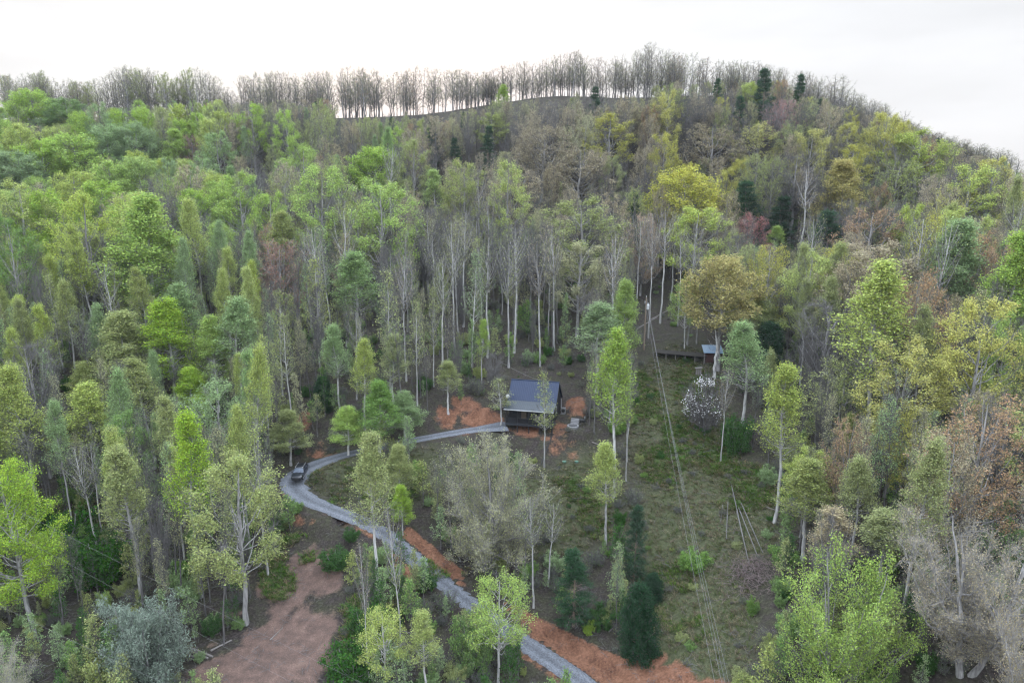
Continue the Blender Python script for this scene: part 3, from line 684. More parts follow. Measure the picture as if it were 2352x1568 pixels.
    return np.concatenate(WV), np.concatenate(WQ), np.concatenate(TV), np.concatenate(TQ), LV, LQ

PROTO = {}
KINDS = {
 'poplar': (5, dict(H=22, R=2.5, cb=.47, prof='ovate', nl=48, el=(36, 68), ns=7, nt=5, lk=9, ls=.175, spread=.2, tr=.17, inner=.45, arch=.25, gap=.14, th=1.0)),
 'thin':   (3, dict(H=20, R=2.2, cb=.42, prof='ovate', nl=36, el=(40, 68), ns=5, nt=4, lk=2.0, ls=.22, spread=.18, tr=.13, inner=.45, arch=.25, gap=.1)),
 'near':   (1, dict(H=22, R=4.8, cb=.3, prof='dome', nl=52, el=(25, 62), ns=9, nt=7, lk=13, ls=.17, spread=.24, tr=.25, inner=.5, gap=.06, sl=.36)),
 'cone':   (4, dict(H=20, R=3.3, cb=.30, prof='ovate', nl=60, el=(22, 62), ns=8, nt=5, lk=12, ls=.185, spread=.24, tr=.18, inner=.5, gap=.1, th=.55)),
 'round':  (4, dict(H=22, R=4.8, cb=.42, prof='dome', nl=46, el=(30, 62), ns=8, nt=6, lk=9, ls=.27, spread=.3, tr=.25, inner=.5, gap=.06, sl=.36)),
 'open':   (4, dict(H=22, R=4.6, cb=.38, prof='dome', nl=36, el=(34, 66), ns=7, nt=6, lk=12, ls=.2, spread=.22, tr=.24, inner=.62, gap=.25, sl=.32)),
 'tan':    (4, dict(H=22, R=4.8, cb=.34, prof='dome', nl=46, el=(38, 68), ns=8, nt=7, lk=4, ls=.2, spread=.14, tr=.24, inner=.52, gap=.12)),
 'bare':   (3, dict(H=20, R=3.8, cb=.34, prof='vase', nl=42, el=(50, 74), ns=9, nt=8, lk=0, tr=.2, inner=.3, sl=.42, tl=1.1, twr=.0125)),
 'stem':   (3, dict(H=23, R=2.3, cb=.55, prof='top', nl=26, el=(48, 70), ns=6, nt=5, lk=.5, ls=.2, tr=.17, inner=.4, twr=.012)),
 'fan':    (2, dict(H=15, R=4.6, cb=.22, prof='dome', nl=60, el=(42, 74), ns=9, nt=7, lk=3, ls=.17, spread=.1, tr=.2, inner=.5, sl=.3, arch=.35)),
 'ridge':  (6, dict(H=22, R=3.4, cb=.34, prof='dome', nl=20, el=(42, 66), ns=5, nt=4, lk=.9, ls=.24, spread=.2, tr=.17, inner=.4, twr=.014, wob=.3, limbr=.5, sl=.45, tl=1.1)),
 'pine':   (3, dict(H=17, R=3.6, cb=.08, prof='cone', nl=66, el=(-8, 26), ns=7, nt=5, lk=7, ls=.5, asp=.13, spread=.14, tr=.2, inner=.3, layered=12, up=.12, sl=.3, arch=.65, tl=.8, gap=.1)),
 'cedar':  (2, dict(H=9, R=2.4, cb=.04, prof='col', nl=80, el=(25, 60), ns=7, nt=5, lk=9, ls=.27, asp=.3, spread=.2, tr=.15, inner=.35, sl=.32, tl=.6)),
 'bush':   (3, dict(H=3.2, R=2.4, cb=.06, prof='dome', nl=44, el=(28, 66), ns=5, nt=4, lk=8, ls=.2, spread=.14, tr=.06, inner=.35, stems=3, tl=.45, sl=.36)),
 'willow': (1, dict(H=7, R=3.6, cb=.05, prof='dome', nl=70, el=(35, 68), ns=8, nt=6, lk=6, ls=.34, asp=.22, spread=.2, tr=.12, inner=.35, stems=4, tl=.8)),
 'great':  (2, dict(H=16, R=7.6, cb=.12, prof='dome', nl=60, el=(26, 68), ns=15, nt=12, lk=3.6, ls=.16, spread=.12, tr=.36, inner=.2, sl=.34, tl=1.2, arch=.35, limbr=.36, twr=.011, wob=.4)),
 'spread': (1, dict(H=21, R=10.5, cb=.18, prof='vase', nl=52, el=(30, 64), ns=16, nt=13, lk=2.4, ls=.16, spread=.12, tr=.42, inner=.2, sl=.32, tl=1.4, arch=.3, stems=3, limbr=.42, twr=.0115, wob=.7, stemfan=.35)),
 'leafy':  (2, dict(H=11, R=5.2, cb=.05, prof='dome', nl=70, el=(30, 70), ns=8, nt=5, lk=13, ls=.15, spread=.2, tr=.16, inner=.35, stems=5, sl=.34, stemfan=.45)),
 'maple':  (2, dict(H=13, R=3.2, cb=.42, prof='dome', nl=34, el=(25, 62), ns=5, nt=5, lk=11, ls=.16, spread=.16, tr=.14, inner=.45, gap=.05)),
 'dead':   (1, dict(H=14, R=2.6, cb=.3, prof='vase', nl=9, el=(25, 60), ns=3, nt=1, lk=0, tr=.26, inner=.3, limbr=.5, twr=.02, wob=.6)),
 'sapling':(3, dict(H=7, R=1.3, cb=.3, prof='ovate', nl=22, el=(40, 66), ns=3, nt=3, lk=4, ls=.2, spread=.13, tr=.06, inner=.35, tl=.5)),
 'brush':  (2, dict(H=2.6, R=1.8, cb=.06, prof='dome', nl=34, el=(30, 70), ns=6, nt=5, lk=.4, ls=.14, tr=.05, inner=.3, stems=3, tl=.6, sl=.42, twr=.014)),
}
sd_ = 100
for kname, (nvar, kw) in KINDS.items():
    for v in range(nvar):
        sd_ += 7
        WV, WQ, TV, TQ, LV, LQ = grow(sd_, **kw)
        tm = np_mesh(kname+'_trunk', WV, [WQ], [M_BARK], smooth=True)
        if LV is None: cm = np_mesh(kname+'_crown', TV, [TQ], [M_TWIG, M_LEAF], np.zeros(len(TQ)), smooth=True)
        else:
            cm = np_mesh(kname+'_crown', np.concatenate([TV, LV]), [TQ, LQ+len(TV)], [M_TWIGP if kname in ('great', 'spread', 'fan') else M_TWIG, M_LEAF], np.r_[np.zeros(len(TQ)), np.ones(len(LQ))], smooth=False)
        PROTO[kname, v] = (tm, cm, kw['H'], kw['R'])
        if kname in ('poplar', 'thin', 'open', 'tan', 'bare', 'stem', 'round', 'sapling', 'bush', 'brush', 'ridge', 'pine'):
            Vs = [WV, TV]; Fs = [WQ, TQ+len(WV)]; mi = [np.zeros(len(WQ)), np.zeros(len(TQ))]
            if LV is not None: Vs.append(LV); Fs.append(LQ+len(WV)+len(TV)); mi.append(np.ones(len(LQ)))
            PROTO[kname, v, 'one'] = np_mesh(kname+'_whole', np.concatenate(Vs), Fs, [M_TWIG, M_LEAFI], np.concatenate(mi), smooth=False)

# leaf colours
BR=(.31,.44,.12); YG=(.37,.45,.14); GR=(.18,.30,.09); OL=(.30,.35,.14); PA=(.26,.37,.17); YE=(.42,.43,.12); TA=(.37,.33,.21); OR=(.38,.27,.15); RB=(.32,.18,.12); RD_=(.36,.17,.15)
CO=(.045,.095,.05); CD=(.036,.078,.042); DG=(.05,.13,.03); GG=(.24,.30,.24); TG=(.36,.37,.20); LM=(.29,.43,.08); GO=(.40,.37,.14); WH=(.9,.9,.9)
BK_GREY=(.24,.235,.23); BK_PALE=(.36,.355,.345); BK_DARK=(.15,.14,.13); BK_BROWN=(.2,.155,.125)
TREES = []                                  # (root, x, ytop, ybase, depth, kind, label or None)
rt = random.Random(11)
NAMES = {'poplar': 'broadleaf_tree', 'cone': 'broadleaf_tree', 'round': 'broadleaf_tree', 'near': 'broadleaf_tree', 'open': 'broadleaf_tree', 'thin': 'young_tree', 'tan': 'budding_tree', 'bare': 'bare_tree', 'stem': 'bare_tree', 'fan': 'budding_tree',
         'ridge': 'ridge_tree', 'pine': 'conifer_tree', 'cedar': 'conifer_tree', 'bush': 'shrub', 'willow': 'shrub', 'great': 'budding_tree', 'spread': 'bare_tree', 'leafy': 'shrub_thicket', 'maple': 'broadleaf_tree', 'dead': 'dead_tree', 'sapling': 'sapling', 'brush': 'brush_shrub'}
def plant(kname, pos, Ht, width, col, bark=BK_GREY, label=None, group=None, var=None, lean=(0, 0), name=None, parts=True):
    nvar = KINDS[kname][0]; v = rt.randrange(nvar) if var is None else var % nvar
    tm, cm, h, r = PROTO[kname, v][:4]
    sxy = max(.35*Ht/h, width/(2*r)); sz = Ht/h
    nm = name or NAMES[kname]
    cat = {'shrub': 'shrub', 'shrub_thicket': 'shrub', 'brush_shrub': 'shrub', 'sapling': 'sapling'}.get(nm, 'tree')
    root = empty(nm, (pos[0], pos[1], pos[2]-.1)); root.scale = (sxy, sxy, sz)
    root.rotation_euler = (math.radians(lean[0]+rt.gauss(0, 1.3)), math.radians(lean[1]+rt.gauss(0, 1.3)), rt.random()*6.28 if lean == (0, 0) and var is None else 0)
    tag(root, label, cat, group)
    t = link(bpy.data.objects.new('trunk', tm), root); j = rt.uniform(.8, 1.2); t.color = tuple(b*j for b in bark)+(1,)
    c = link(bpy.data.objects.new('crown', cm), root); j = rt.uniform(.92, 1.08); c.color = tuple(min(.95, b*j) for b in col)+(1,)
    # small kinds read as one plant: no separate parts needed below a few pixels
    return root
def top_height(P, ytop):
    yi = (CY-ytop)/F; return P[1]*(yi*CP-SP)/(CP+yi*SP) - (P[2]-CAMZ)
def hero(kname, x, ytop, w, col, label, H_=None, yb=None, xb=None, bark=BK_GREY, var=None, group=None, name=None, wm=None, lean=(0, 0)):
    if yb is not None:
        P = cast(H, xb if xb is not None else x, yb)
        Ht = top_height(P, ytop)
    else:
        P = cast(H, x, ytop, H_)
        if P is None: return None
        Ht = H_
    dep = project(P)[2]; width = wm if wm else {'great': .95, 'spread': 1.0, 'cedar': 1.0, 'pine': 1.1, 'bush': 1.05, 'leafy': 1.0, 'willow': 1.0, 'poplar': 1.08, 'cone': 1.1, 'thin': 1.0, 'stem': 1.0}.get(kname, 1.12)*w*dep/F
    root = plant(kname, P, Ht, width, col, bark, label, group, var, lean, name)
    TREES.append((root, x, ytop, float(project(P)[1]), float(dep), kname, label)); return root
HEROES = [
 # upper left, towards the crest
 ('round',65,207,95,BR,'bright green rounded tree highest on the slope at the far left, below the crest',18),
 ('round',150,228,84,GR,'mid green rounded tree beside the highest bright green tree at far left',17),
 ('round',240,290,84,PA,'soft green dome below the bare crest trees, left of its twin',19),
 ('round',305,284,88,PA,'soft green dome below the bare crest trees, right of its twin',20),
 ('cone',396,300,72,BR,'slim bright green tree standing alone between brown trees on the upper left slope',18),
 ('fan',440,312,60,RB,'small reddish tree just right of the slim bright green tree, upper left',14),
 ('round',92,322,105,BR,'broad bright green dome on the upper left hillside, left of the highest dome',22),
 ('round',165,310,112,BR,'highest broad bright green dome on the upper left hillside',23),
 ('round',250,372,96,BR,'round bright green crown below the highest dome at upper left',21),
 ('round',318,362,96,BR,'round bright green crown beside the slim bright green tree at upper left',21),
 ('round',40,352,110,PA,'pale green rounded crown at the left edge below the broad canopy',21),
 ('round',165,398,105,YG,'yellow green dome in the middle of the left green stand',23),
 ('round',232,420,100,BR,'bright green dome above the big green cone at the left',22),
 ('round',100,440,110,BR,'bright green dome low in the left green stand',25),
 ('open',40,420,130,YG,'yellow green ragged crown at the left edge of the picture, mid height',27),
 ('open',180,452,140,YG,'tall ragged yellow green tree with bare lower trunks left of the big green cone',29),
 ('open',15,500,110,GR,'dark lower green crown cut by the left edge, above the narrow trees',27),
 ('cone',325,450,172,BR,'big bright green cone shaped tree, tallest of the left hillside',30),
 ('bare',420,455,120,TA,'bare purplish grey tree with fine twigs beside the big green cone',22),
 ('open',558,400,124,BR,'bright green airy tree with two pale stems left of the brown fan tree',26),
 ('open',735,385,130,BR,'tall bright green tree, left one of the bright pair on the middle slope',30),
 ('round',858,340,110,BR,'bright green rounded tree behind the bright pair on the middle slope',21),
 ('open',862,418,155,BR,'broad bright green tree, right one of the bright pair on the middle slope',30),
 ('open',1165,376,104,YG,'tall pale stemmed yellow green tree alone among grey trees, upper middle',30),
 ('poplar',997,392,56,BR,'small green crown among bare grey trees on the upper middle slope',19),
 ('fan',645,556,140,RB,'brown red fan shaped budding tree among green trees on the left slope',None,755),
 ('poplar',835,582,112,PA,'pale green pointed tree with low arching limbs right of the brown fan tree',None,830),
 ('poplar',640,490,90,OL,'dull olive tree just above the brown fan shaped tree',22),
 # upper middle and right
 ('open',1345,458,180,OL,'olive yellow clumpy tree on tall grey stems above the cabin',26),
 ('open',1330,560,120,TG,'sparse yellowish tree below the olive clumpy crown, above the cabin',20),
 ('round',1570,390,150,YE,'bright yellow green rounded crown, largest on the middle right slope',26),
 ('open',1600,480,150,YG,'lower yellow green crown overlapping the bright yellow rounded one',22),
 ('fan',1478,492,84,OR,'orange brown crown between the olive clumpy tree and the yellow crown',20),
 ('open',1402,265,116,YE,'pale yellow crown high on the slope under the middle of the crest',22),
 ('tan',1245,290,140,TA,'tan budding crown left of the pale yellow crown high on the slope',22),
 ('tan',1330,340,150,TA,'broad tan crown just below the pale yellow crown',22),
 ('tan',1200,392,110,TA,'tan crown beside the pale stemmed yellow green tree',22),
 ('tan',1640,285,130,TA,'tan rounded crown below the conifers of the right crest',20),
 ('tan',1745,282,112,YE,'yellowish crown below the blue green conifer of the right crest',20),
 ('fan',1800,232,90,RD_,'pinkish red crown right below the conifers of the crest',15),
 ('open',1870,300,90,YE,'bright yellow leafy tree at the upper right, beside bare grey trunks',22),
 ('open',1950,285,76,YE,'small yellow crown near the crest at the upper right',18),
 ('open',1962,336,80,YE,'bright yellow crown right of the bare grey trunks, upper right',20),
 ('cone',1940,372,110,GO,'golden orange pointed tree at the upper right',22),
 ('open',2120,302,146,YG,'broad yellow green crown touching the sky slope at the right',22),
 ('open',2240,384,150,YG,'wide yellow green crown near the right edge of the hill',24),
 ('tan',2060,372,120,OL,'dull olive crown between the golden tree and the broad yellow green crown',20),
 ('tan',2010,480,150,OR,'brownish orange crown below the golden pointed tree',22),
 ('bare',1830,350,120,TA,'group tall pale bare trunks with high twigs at the upper right',24),
 ('stem',1860,380,60,TA,'second tall pale bare trunk beside the bright yellow leafy tree',24),
 ('pine',1710,415,92,CO,'dark layered conifer left of the pale bare trunks',None,580),
 ('pine',1782,452,84,CD,'dark shaggy conifer between two other conifers on the right slope',None,590),
 ('pine',1888,485,100,CO,'dark drooping conifer, lowest and largest of the three on the right slope',None,650),
 ('poplar',1775,520,46,BR,'small bright green tree at the foot of the dark conifers',None,610),
 ('pine',1758,160,66,CO,'tall blue green conifer standing on the right crest',18),
 ('pine',1838,172,44,CO,'slim dark conifer on the crest right of the tall blue green one',15),
 ('pine',1366,200,40,CO,'small dark conifer at the middle of the crest',14),
 ('pine',1700,222,44,CO,'blue green conifer just below the crest, left of the tallest one',14),
 ('pine',1650,182,34,CO,'small conifer on the crest left of the tall blue green conifer',12),
 ('round',1725,190,48,YG,'small round yellow green tree touching the tall crest conifer',12),
 ('poplar',1155,196,36,LM,'small bright green tree on the sky line at the step of the crest',14),
 ('pine',1120,290,44,CD,'dark green conifer among grey trees under the step of the crest',16),
 ('pine',1045,318,40,CD,'small dark conifer left of the one under the step of the crest',14),
 ('open',1130,262,70,OL,'olive crown just below the step of the crest',14),
 # right side stand
 ('open',2015,562,196,TA,'tan dome shaped crown behind the tall green poplar on the right',24),
 ('poplar',1985,612,160,YG,'tall yellow green poplar with a thick pale trunk on the right',None,1092),
 ('cone',2200,512,150,PA,'pale green dome shaped tree at the right, behind the orange crown',26),
 ('cone',2325,540,140,BR,'bright green dome shaped tree cut by the right edge',26),
 ('tan',2130,628,150,OR,'orange tan crown between the poplar and the big yellow tree',27),
 ('open',2215,692,180,YE,'big yellow leafed tree on thick grey trunks near the right edge',None,1105),
 ('open',2080,782,170,YE,'yellow tan clumpy tree in front of the right poplar',22),
 ('open',2315,712,90,BR,'small bright green crown at the right edge beside the big yellow tree',19),
 ('tan',2275,908,190,OR,'orange tan crown low at the right edge',20),
 ('tan',2190,1000,150,TA,'sparse tan crown left of the low orange one at the right edge',18),
 ('bare',1905,690,170,TG,'grey leaning bare tree left of the right poplar',21),
 ('tan',1940,830,160,OL,'half bare olive tree under the left side of the right poplar',17),
 ('cedar',1770,745,90,CD,'dark evergreen in shade right of the olive round tree',11),
 ('round',1648,592,150,GO,'golden olive rounded tree above the small blue roofed shed',None,850),
 ('round',1722,672,100,OL,'olive crown touching the right side of the golden olive tree',14),
 ('maple',1572,648,56,BR,'small green crown left of the golden olive tree',None,800),
 ('dead',1640,735,60,TA,'pale dead tree with broken limbs in front of the blue roofed shed',None,868),
 ('stem',1489,480,46,TA,'tall trunk rising right behind the utility pole',None,776),
 ('stem',1516,470,50,TA,'pale trunk first to the right of the utility pole',None,742),
 ('stem',1540,485,44,OL,'trunk second to the right of the utility pole, farther up the slope',None,690),
 ('stem',1556,520,40,TA,'thin trunk third to the right of the utility pole',None,748),
 ('stem',1578,505,46,OL,'leaning pale trunk just behind the long low shelter',None,792),
 ('stem',1600,560,36,TA,'slender trunk between the long low shelter and the shed',None,790),
 ('stem',1462,500,44,OL,'grey trunk left of the utility pole on the upper slope',None,690),
 ('poplar',1703,745,104,PA,'pale green narrow tree right of the shed',None,1008),
 ('poplar',1778,842,100,YG,'yellow green narrow tree with four slim stems right of the blossoming shrub',None,1200),
 ('stem',1655,840,40,TA,'thin bare trunk beside the white blossoming shrub',None,1058),
 # around the cabin
 ('cone',1428,645,72,BR,'bright green narrow tree, upper of the leaning pair right of the cabin',None,868),
 ('poplar',1372,700,110,PA,'pale green slanting crown below the upper leaning tree, right of the cabin',None,900),
 ('poplar',1408,765,98,LM,'bright yellow green tree on tall pale stems just right of the cabin',None,1140),
 ('stem',1432,800,34,YG,'tall thin pale trunk right of the bright yellow green cabin tree',None,1060,1440),
 ('stem',1443,860,30,YG,'thin pale trunk on the edge of the wire clearing',None,1105,1438),
 ('thin',1250,853,56,OL,'slim young tree in front of the cabin roof',None,1072),
 ('thin',1150,868,60,OL,'olive leafed young tree at the left end of the cabin',None,985),
 ('poplar',1106,735,36,BR,'small narrow bright green tree on the slope left above the cabin',None,885),
 ('poplar',780,748,62,PA,'pale narrow tree with a white trunk, left of its brighter neighbour',None,955),
 ('poplar',842,780,62,YG,'bright narrow tree with a white trunk above the drive',None,1000),
 ('cone',800,934,80,BR,'bright green bushy cone tree beside the upper drive',None,1046),
 ('cone',668,945,86,OL,'olive green oval tree just above the parked car',None,1068),
 ('cone',872,880,92,GR,'mid green oval tree above the bend of the drive',None,1040),
 ('cone',930,900,80,PA,'pale green tree above the grey stretch of the upper drive',None,1010),
 ('cedar',745,868,46,CD,'dark evergreen shrub between trunks above the upper drive',None,945),
 ('poplar',905,770,70,OL,'thin leaved olive tree on the slope above the drive',None,960),
 ('poplar',1030,830,60,OL,'thin olive tree above the orange bank left of the cabin',None,950),
 # left stand
 ('cone',405,688,128,LM,'yellow green pointed tree, tallest of the lower left stand',None,932),
 ('poplar',440,655,92,PA,'pale pointed tree behind the tallest of the lower left stand',None,890),
 ('cone',312,720,140,OL,'olive pointed tree left of the tallest in the lower left stand',None,950),
 ('cone',500,728,90,BR,'bright green pointed tree right of the tallest in the lower left stand',None,935),
 ('poplar',560,690,100,PA,'pale green tree with a bare white dead top, left slope',None,930),
 ('poplar',355,826,96,OL,'olive narrow tree in front of the yellow green pointed one',None,1075),
 ('cone',440,846,84,LM,'small vivid green cone in front of the lower left stand',None,985),
 ('poplar',430,956,96,LM,'vivid yellow green narrow tree with a long pale trunk, lower left',None,1372,462),
 ('poplar',95,840,98,YG,'yellow green narrow tree with a dead white limb near the left edge',None,1190),
 ('poplar',228,884,106,YG,'bright narrow tree right of the one with the dead white limb',None,1140),
 ('poplar',20,862,86,OL,'olive narrow tree cut by the left edge',None,1120),
 ('poplar',205,838,72,OL,'small olive tree behind the two bright narrow trees at left',None,1010),
 ('maple',520,880,130,PA,'grey green wide tree with whitish bare limbs, left of the red bank',None,1090),
 ('poplar',300,1036,106,OL,'olive green tree with a clean pale trunk above the dark shrubs, lower left',None,1385,330),
 ('open',566,1042,188,OL,'broad olive tree with a pale trunk on the rough clearing, lower left',None,1432),
 ('near',8,1064,170,LM,'large vivid green tree cut by the left edge, nearest on that side',23),
 ('poplar',850,1000,96,OL,'very tall thin trunked tree standing below the drive',None,1372,868),
 ('cone',920,1022,72,OL,'olive green tree on the inner side of the drive bend',None,1165),
 ('cone',925,1116,54,LM,'small vivid green narrow tree beside the lower drive',None,1228),
 ('great',1115,1010,250,TG,'broad budding tree with spreading pale limbs below the cabin',None,1300,1130),
 ('poplar',1390,1020,76,YG,'thin yellow green tree below the pale stems right of the cabin',None,1250),
 ('stem',1225,1130,60,OL,'slim bare trunk below the broad budding tree',None,1395),
 ('stem',1270,1150,50,OL,'slender trunk right of the slim one below the broad budding tree',None,1345,1258),
 ('maple',1145,1325,118,LM,'vivid green leafy tree overlapping the lower drive',None,1568),
 ('maple',890,1400,100,YG,'yellow green leafy clump with curved white limbs at the bottom edge',None,1600),
 ('poplar',982,1405,74,YG,'narrow vivid yellow green tree at the bottom left of the drive',None,1610),
 ('stem',918,1150,56,OL,'tall slim trunk crossing the lower drive',None,1560,930),
 ('stem',850,1240,40,TA,'tall slim twin trunk at the bottom, left of the drive',None,1590),
 ('leafy',1925,1262,265,LM,'big vivid green many stemmed tree at the bottom right',None,1600),
 ('spread',2215,1120,430,TA,'wide bare budding tree with fanned limbs at the lower right',None,1545),
 ('spread',2420,1240,420,TA,'nearest bare tree with long white limbs in the bottom right corner',None,1850,2400),
 ('poplar',1842,1060,116,OL,'sparse olive topped tree, left of the pair above the vivid green clump',None,1290),
 ('poplar',1952,1048,86,OL,'sparse olive topped tree, right of the pair above the vivid green clump',None,1300),
 ('pine',1318,1262,102,CO,'soft dark pine beside the lower drive, largest there',None,1436),
 ('pine',1456,1160,66,CO,'dark pine with a yellow tuft at the edge of the wire clearing',None,1345),
 ('cedar',1465,1348,88,CD,'dark bushy evergreen at the bottom of the wire clearing',None,1512),
 ('cedar',1497,1318,50,CD,'small dark evergreen right behind the bushy one in the clearing',None,1378),
 ('willow',345,1378,158,GG,'silvery grey green shrub at the lower left beside the logs',None,1560),
 ('bush',150,1195,150,DG,'deep green shrub, upper of three on the lower left slope',None,1270),
 ('bush',235,1245,120,DG,'deep green shrub, lower right of three on the lower left slope',None,1340),
 ('bush',70,1165,90,DG,'deep green shrub near the left edge, above the others',None,1230),
 ('bush',242,1358,30,BR,'tiny bright green shrub above the silvery shrub',None,1398),
 ('bush',245,1505,90,OL,'olive yellow shrub at the bottom edge beside the silvery shrub',None,1575),
 ('spread',20,1470,190,TG,'bare twiggy tree in the bottom left corner',None,1720),
 ('bush',1592,1268,70,GR,'bright green shrub under the power lines',None,1305),
 ('bush',1352,1425,28,LM,'tiny vivid green shrub below the soft dark pine',None,1452),
 ('bush',1728,1375,26,GR,'small green shrub right of the power lines',None,1410),
 ('bush',815,1480,120,DG,'dense green thicket at the bottom, left of the drive',None,1560),
 ('bush',845,1390,90,DG,'dark green thicket along the gully',None,1460),
 ('bush',770,1265,70,DG,'green shrub at the head of the gully',None,1300),
 ('bush',1090,1440,90,GR,'green shrub between the drive and the narrow vivid tree',None,1530),
 ('bush',1820,1000,90,OL,'olive shrub in the shade right of the power line clearing',None,1060),
 ('bush',1690,960,70,DG,'dark low evergreen shrub right of the blossoming shrub',None,1035),
]
for h in HEROES:
    kname, x, yt, wd, col, lab = h[:6]; H_ = h[6] if len(h) > 6 else None; yb = h[7] if len(h) > 7 else None; xb = h[8] if len(h) > 8 else None
    bark = BK_PALE if kname in ('poplar', 'thin', 'stem', 'maple', 'dead', 'cone') else BK_BROWN if kname in ('pine', 'cedar') else BK_GREY
    hero(kname, x, yt, wd, col, lab.replace('group tall', 'tall'), H_, yb, xb, bark)
# the blossoming shrub: bare branches with white flowers
P = cast(H, 1612, 985); rb = plant('brush', P, top_height(P, 872), 90*project(P)[2]/F, (.2, .2, .2), BK_DARK, 'white blossoming shrub on the grassy slope below the shed', None, 0, name='blossom_shrub')
r_ = np.random.RandomState(4); n_ = 1300; a_ = r_.rand(n_)*6.28; e_ = r_.uniform(.25, 1.35, n_)
C_ = np.stack([np.cos(a_)*np.cos(e_)*1.85, np.sin(a_)*np.cos(e_)*1.85, .35+2.3*np.sin(e_)], 1)+r_.randn(n_, 3)*.12
C_ = C_[vnoise(C_[:, 0]*1.6+9, C_[:, 2]*2.2+4) > -.12]; n_ = len(C_)
tg = unit(r_.randn(n_, 3)*np.array([1, 1, .2])); bt = unit(np.cross(tg, [0, 0, 1.0])); sz = r_.uniform(.02, .048, n_)[:, None]
me = np_mesh('blossom', np.stack([C_-tg*sz, C_-bt*sz+[0, 0, .02], C_+tg*sz, C_+bt*sz+[0, 0, .02]], 1).reshape(-1, 3), [np.arange(n_*4).reshape(-1, 4)], [simple('white petals', (.85, .85, .84), .6)])
link(bpy.data.objects.new('blossom', me), rb)
TREES.append((rb, 1612, 872, 985, float(project(P)[2]), 'bush', 'x'))

# ------------------------------------------------------------------ the crest row and the filling trees of the slope
SKY = [(-60,168),(0,165),(60,165),(170,185),(270,150),(380,165),(450,155),(500,185),(590,160),(700,165),(800,150),(900,165),(970,150),(1100,165),(1160,150),(1230,138),(1300,122),(1330,112),(1400,135),(1455,118),(1500,95),(1550,120),(1650,130),
       (1750,142),(1830,155),(1900,172),(1940,170),(1990,212),(2040,225),(2080,250),(2150,285),(2230,332),(2300,345),(2340,352),(2420,385)]
CREST = [(-60,288),(0,285),(200,278),(420,274),(790,272),(1005,261),(1094,250),(1185,236),(1240,228),(1365,228),(1475,231),(1600,226),(1787,226),(1900,264),(2081,330),(2225,388),(2352,448),(2420,480)]
sxk, syk = zip(*SKY); cxk, cyk = zip(*CREST)
ridge = []
def crest_point(x):
    # the highest visible ground point of the survey column at x
    d = ray(x, 0); az = d[0]/d[1]; Ys = np.arange(120, 330, 1.0)
    Zs = grid_z(H, az*Ys, Ys); _, py, _ = project(np.stack([az*Ys, Ys, Zs], -1)); k = int(np.argmin(py)); return np.array([az*Ys[k], Ys[k], Zs[k]])
xs = -20.0
while xs < 2380:
    x = xs + rt.gauss(0, 5); P = crest_point(x)
    dy = rt.uniform(-7, 2); P = np.array([P[0], P[1]+dy, gz(P[0], P[1]+dy)])
    yt = np.interp(x, sxk, syk) + abs(rt.gauss(0, 17)) - 5
    Ht = max(7, top_height(P, yt)); dep = project(P)[2]
    col = rt.choice([TG, TA, OL, OR, TA]) if x < 2350 else OL
    bk = rt.choice([BK_DARK, BK_DARK, BK_GREY])
    lush = x < 480 and rt.random() < .45
    rr_ = plant('ridge' if not lush else 'tan', P, Ht, rt.uniform(5, 9) if Ht > 12 else rt.uniform(4, 6), OL if lush else col, bk, None, 'trees along the crest of the ridge', None, (0, rt.gauss(0, 2)), name='ridge_tree')
    ridge.append((x, yt, Ht, rr_)); xs += rt.uniform(14, 30)

# protected views: nothing may be planted so that it hides these
GW, GHh = 294, 220                             # survey sheet in 8-pixel cells
gx, gy = np.meshgrid((np.arange(GW)+.5)*8, (np.arange(GHh)+.5)*8)
PROT = np.zeros((GHh, GW), bool)
for poly in [[(1150,860),(1310,860),(1350,960),(1350,1005),(1150,1005)], [(960,985),(1080,925),(1160,930),(1160,1000),(960,1015)], [(640,1050),(760,1030),(860,1010),(860,1060),(760,1130),(820,1165),(800,1200),(680,1160)],
             [(1450,660),(1600,640),(1680,780),(1680,850),(1720,1000),(1800,1200),(1760,1400),(1680,1600),(1500,1760),(1420,1568),(1480,1200),(1460,900)],
             [(480,1600),(560,1440),(640,1330),(740,1260),(800,1320),(820,1440),(790,1600)],
             [(860,1190),(930,1230),(1100,1370),(1240,1470),(1420,1600),(1600,1640),(1580,1540),(1240,1420),(1060,1300),(920,1200)], [(1190,1000),(1400,1000),(1430,1120),(1330,1260),(1230,1200)], [(740,1080),(900,1050),(960,1060),(880,1150),(800,1150)]]:
    PROT |= in_poly(gx, gy, poly)
def blocked(x, yt, yb, wpx):
    x0, x1 = int((x-wpx*.4)/8), int((x+wpx*.4)/8)+1; y0, y1 = int(yt/8), int(yb/8)+1
    ym = int((yt+(yb-yt)*.55)/8)+1
    sub = PROT[max(0, y0):max(0, ym), max(0, x0):max(0, x1)]; tr_ = PROT[max(0, ym-1):max(0, y1), max(0, int((x-4)/8)):max(0, int((x+4)/8)+1)]
    return (sub.size and sub.mean() > .04) or (tr_.size and tr_.mean() > .25)
FILL = []; pts = [(t[0].location.x, t[0].location.y) for t in TREES]
rf_ = random.Random(77)
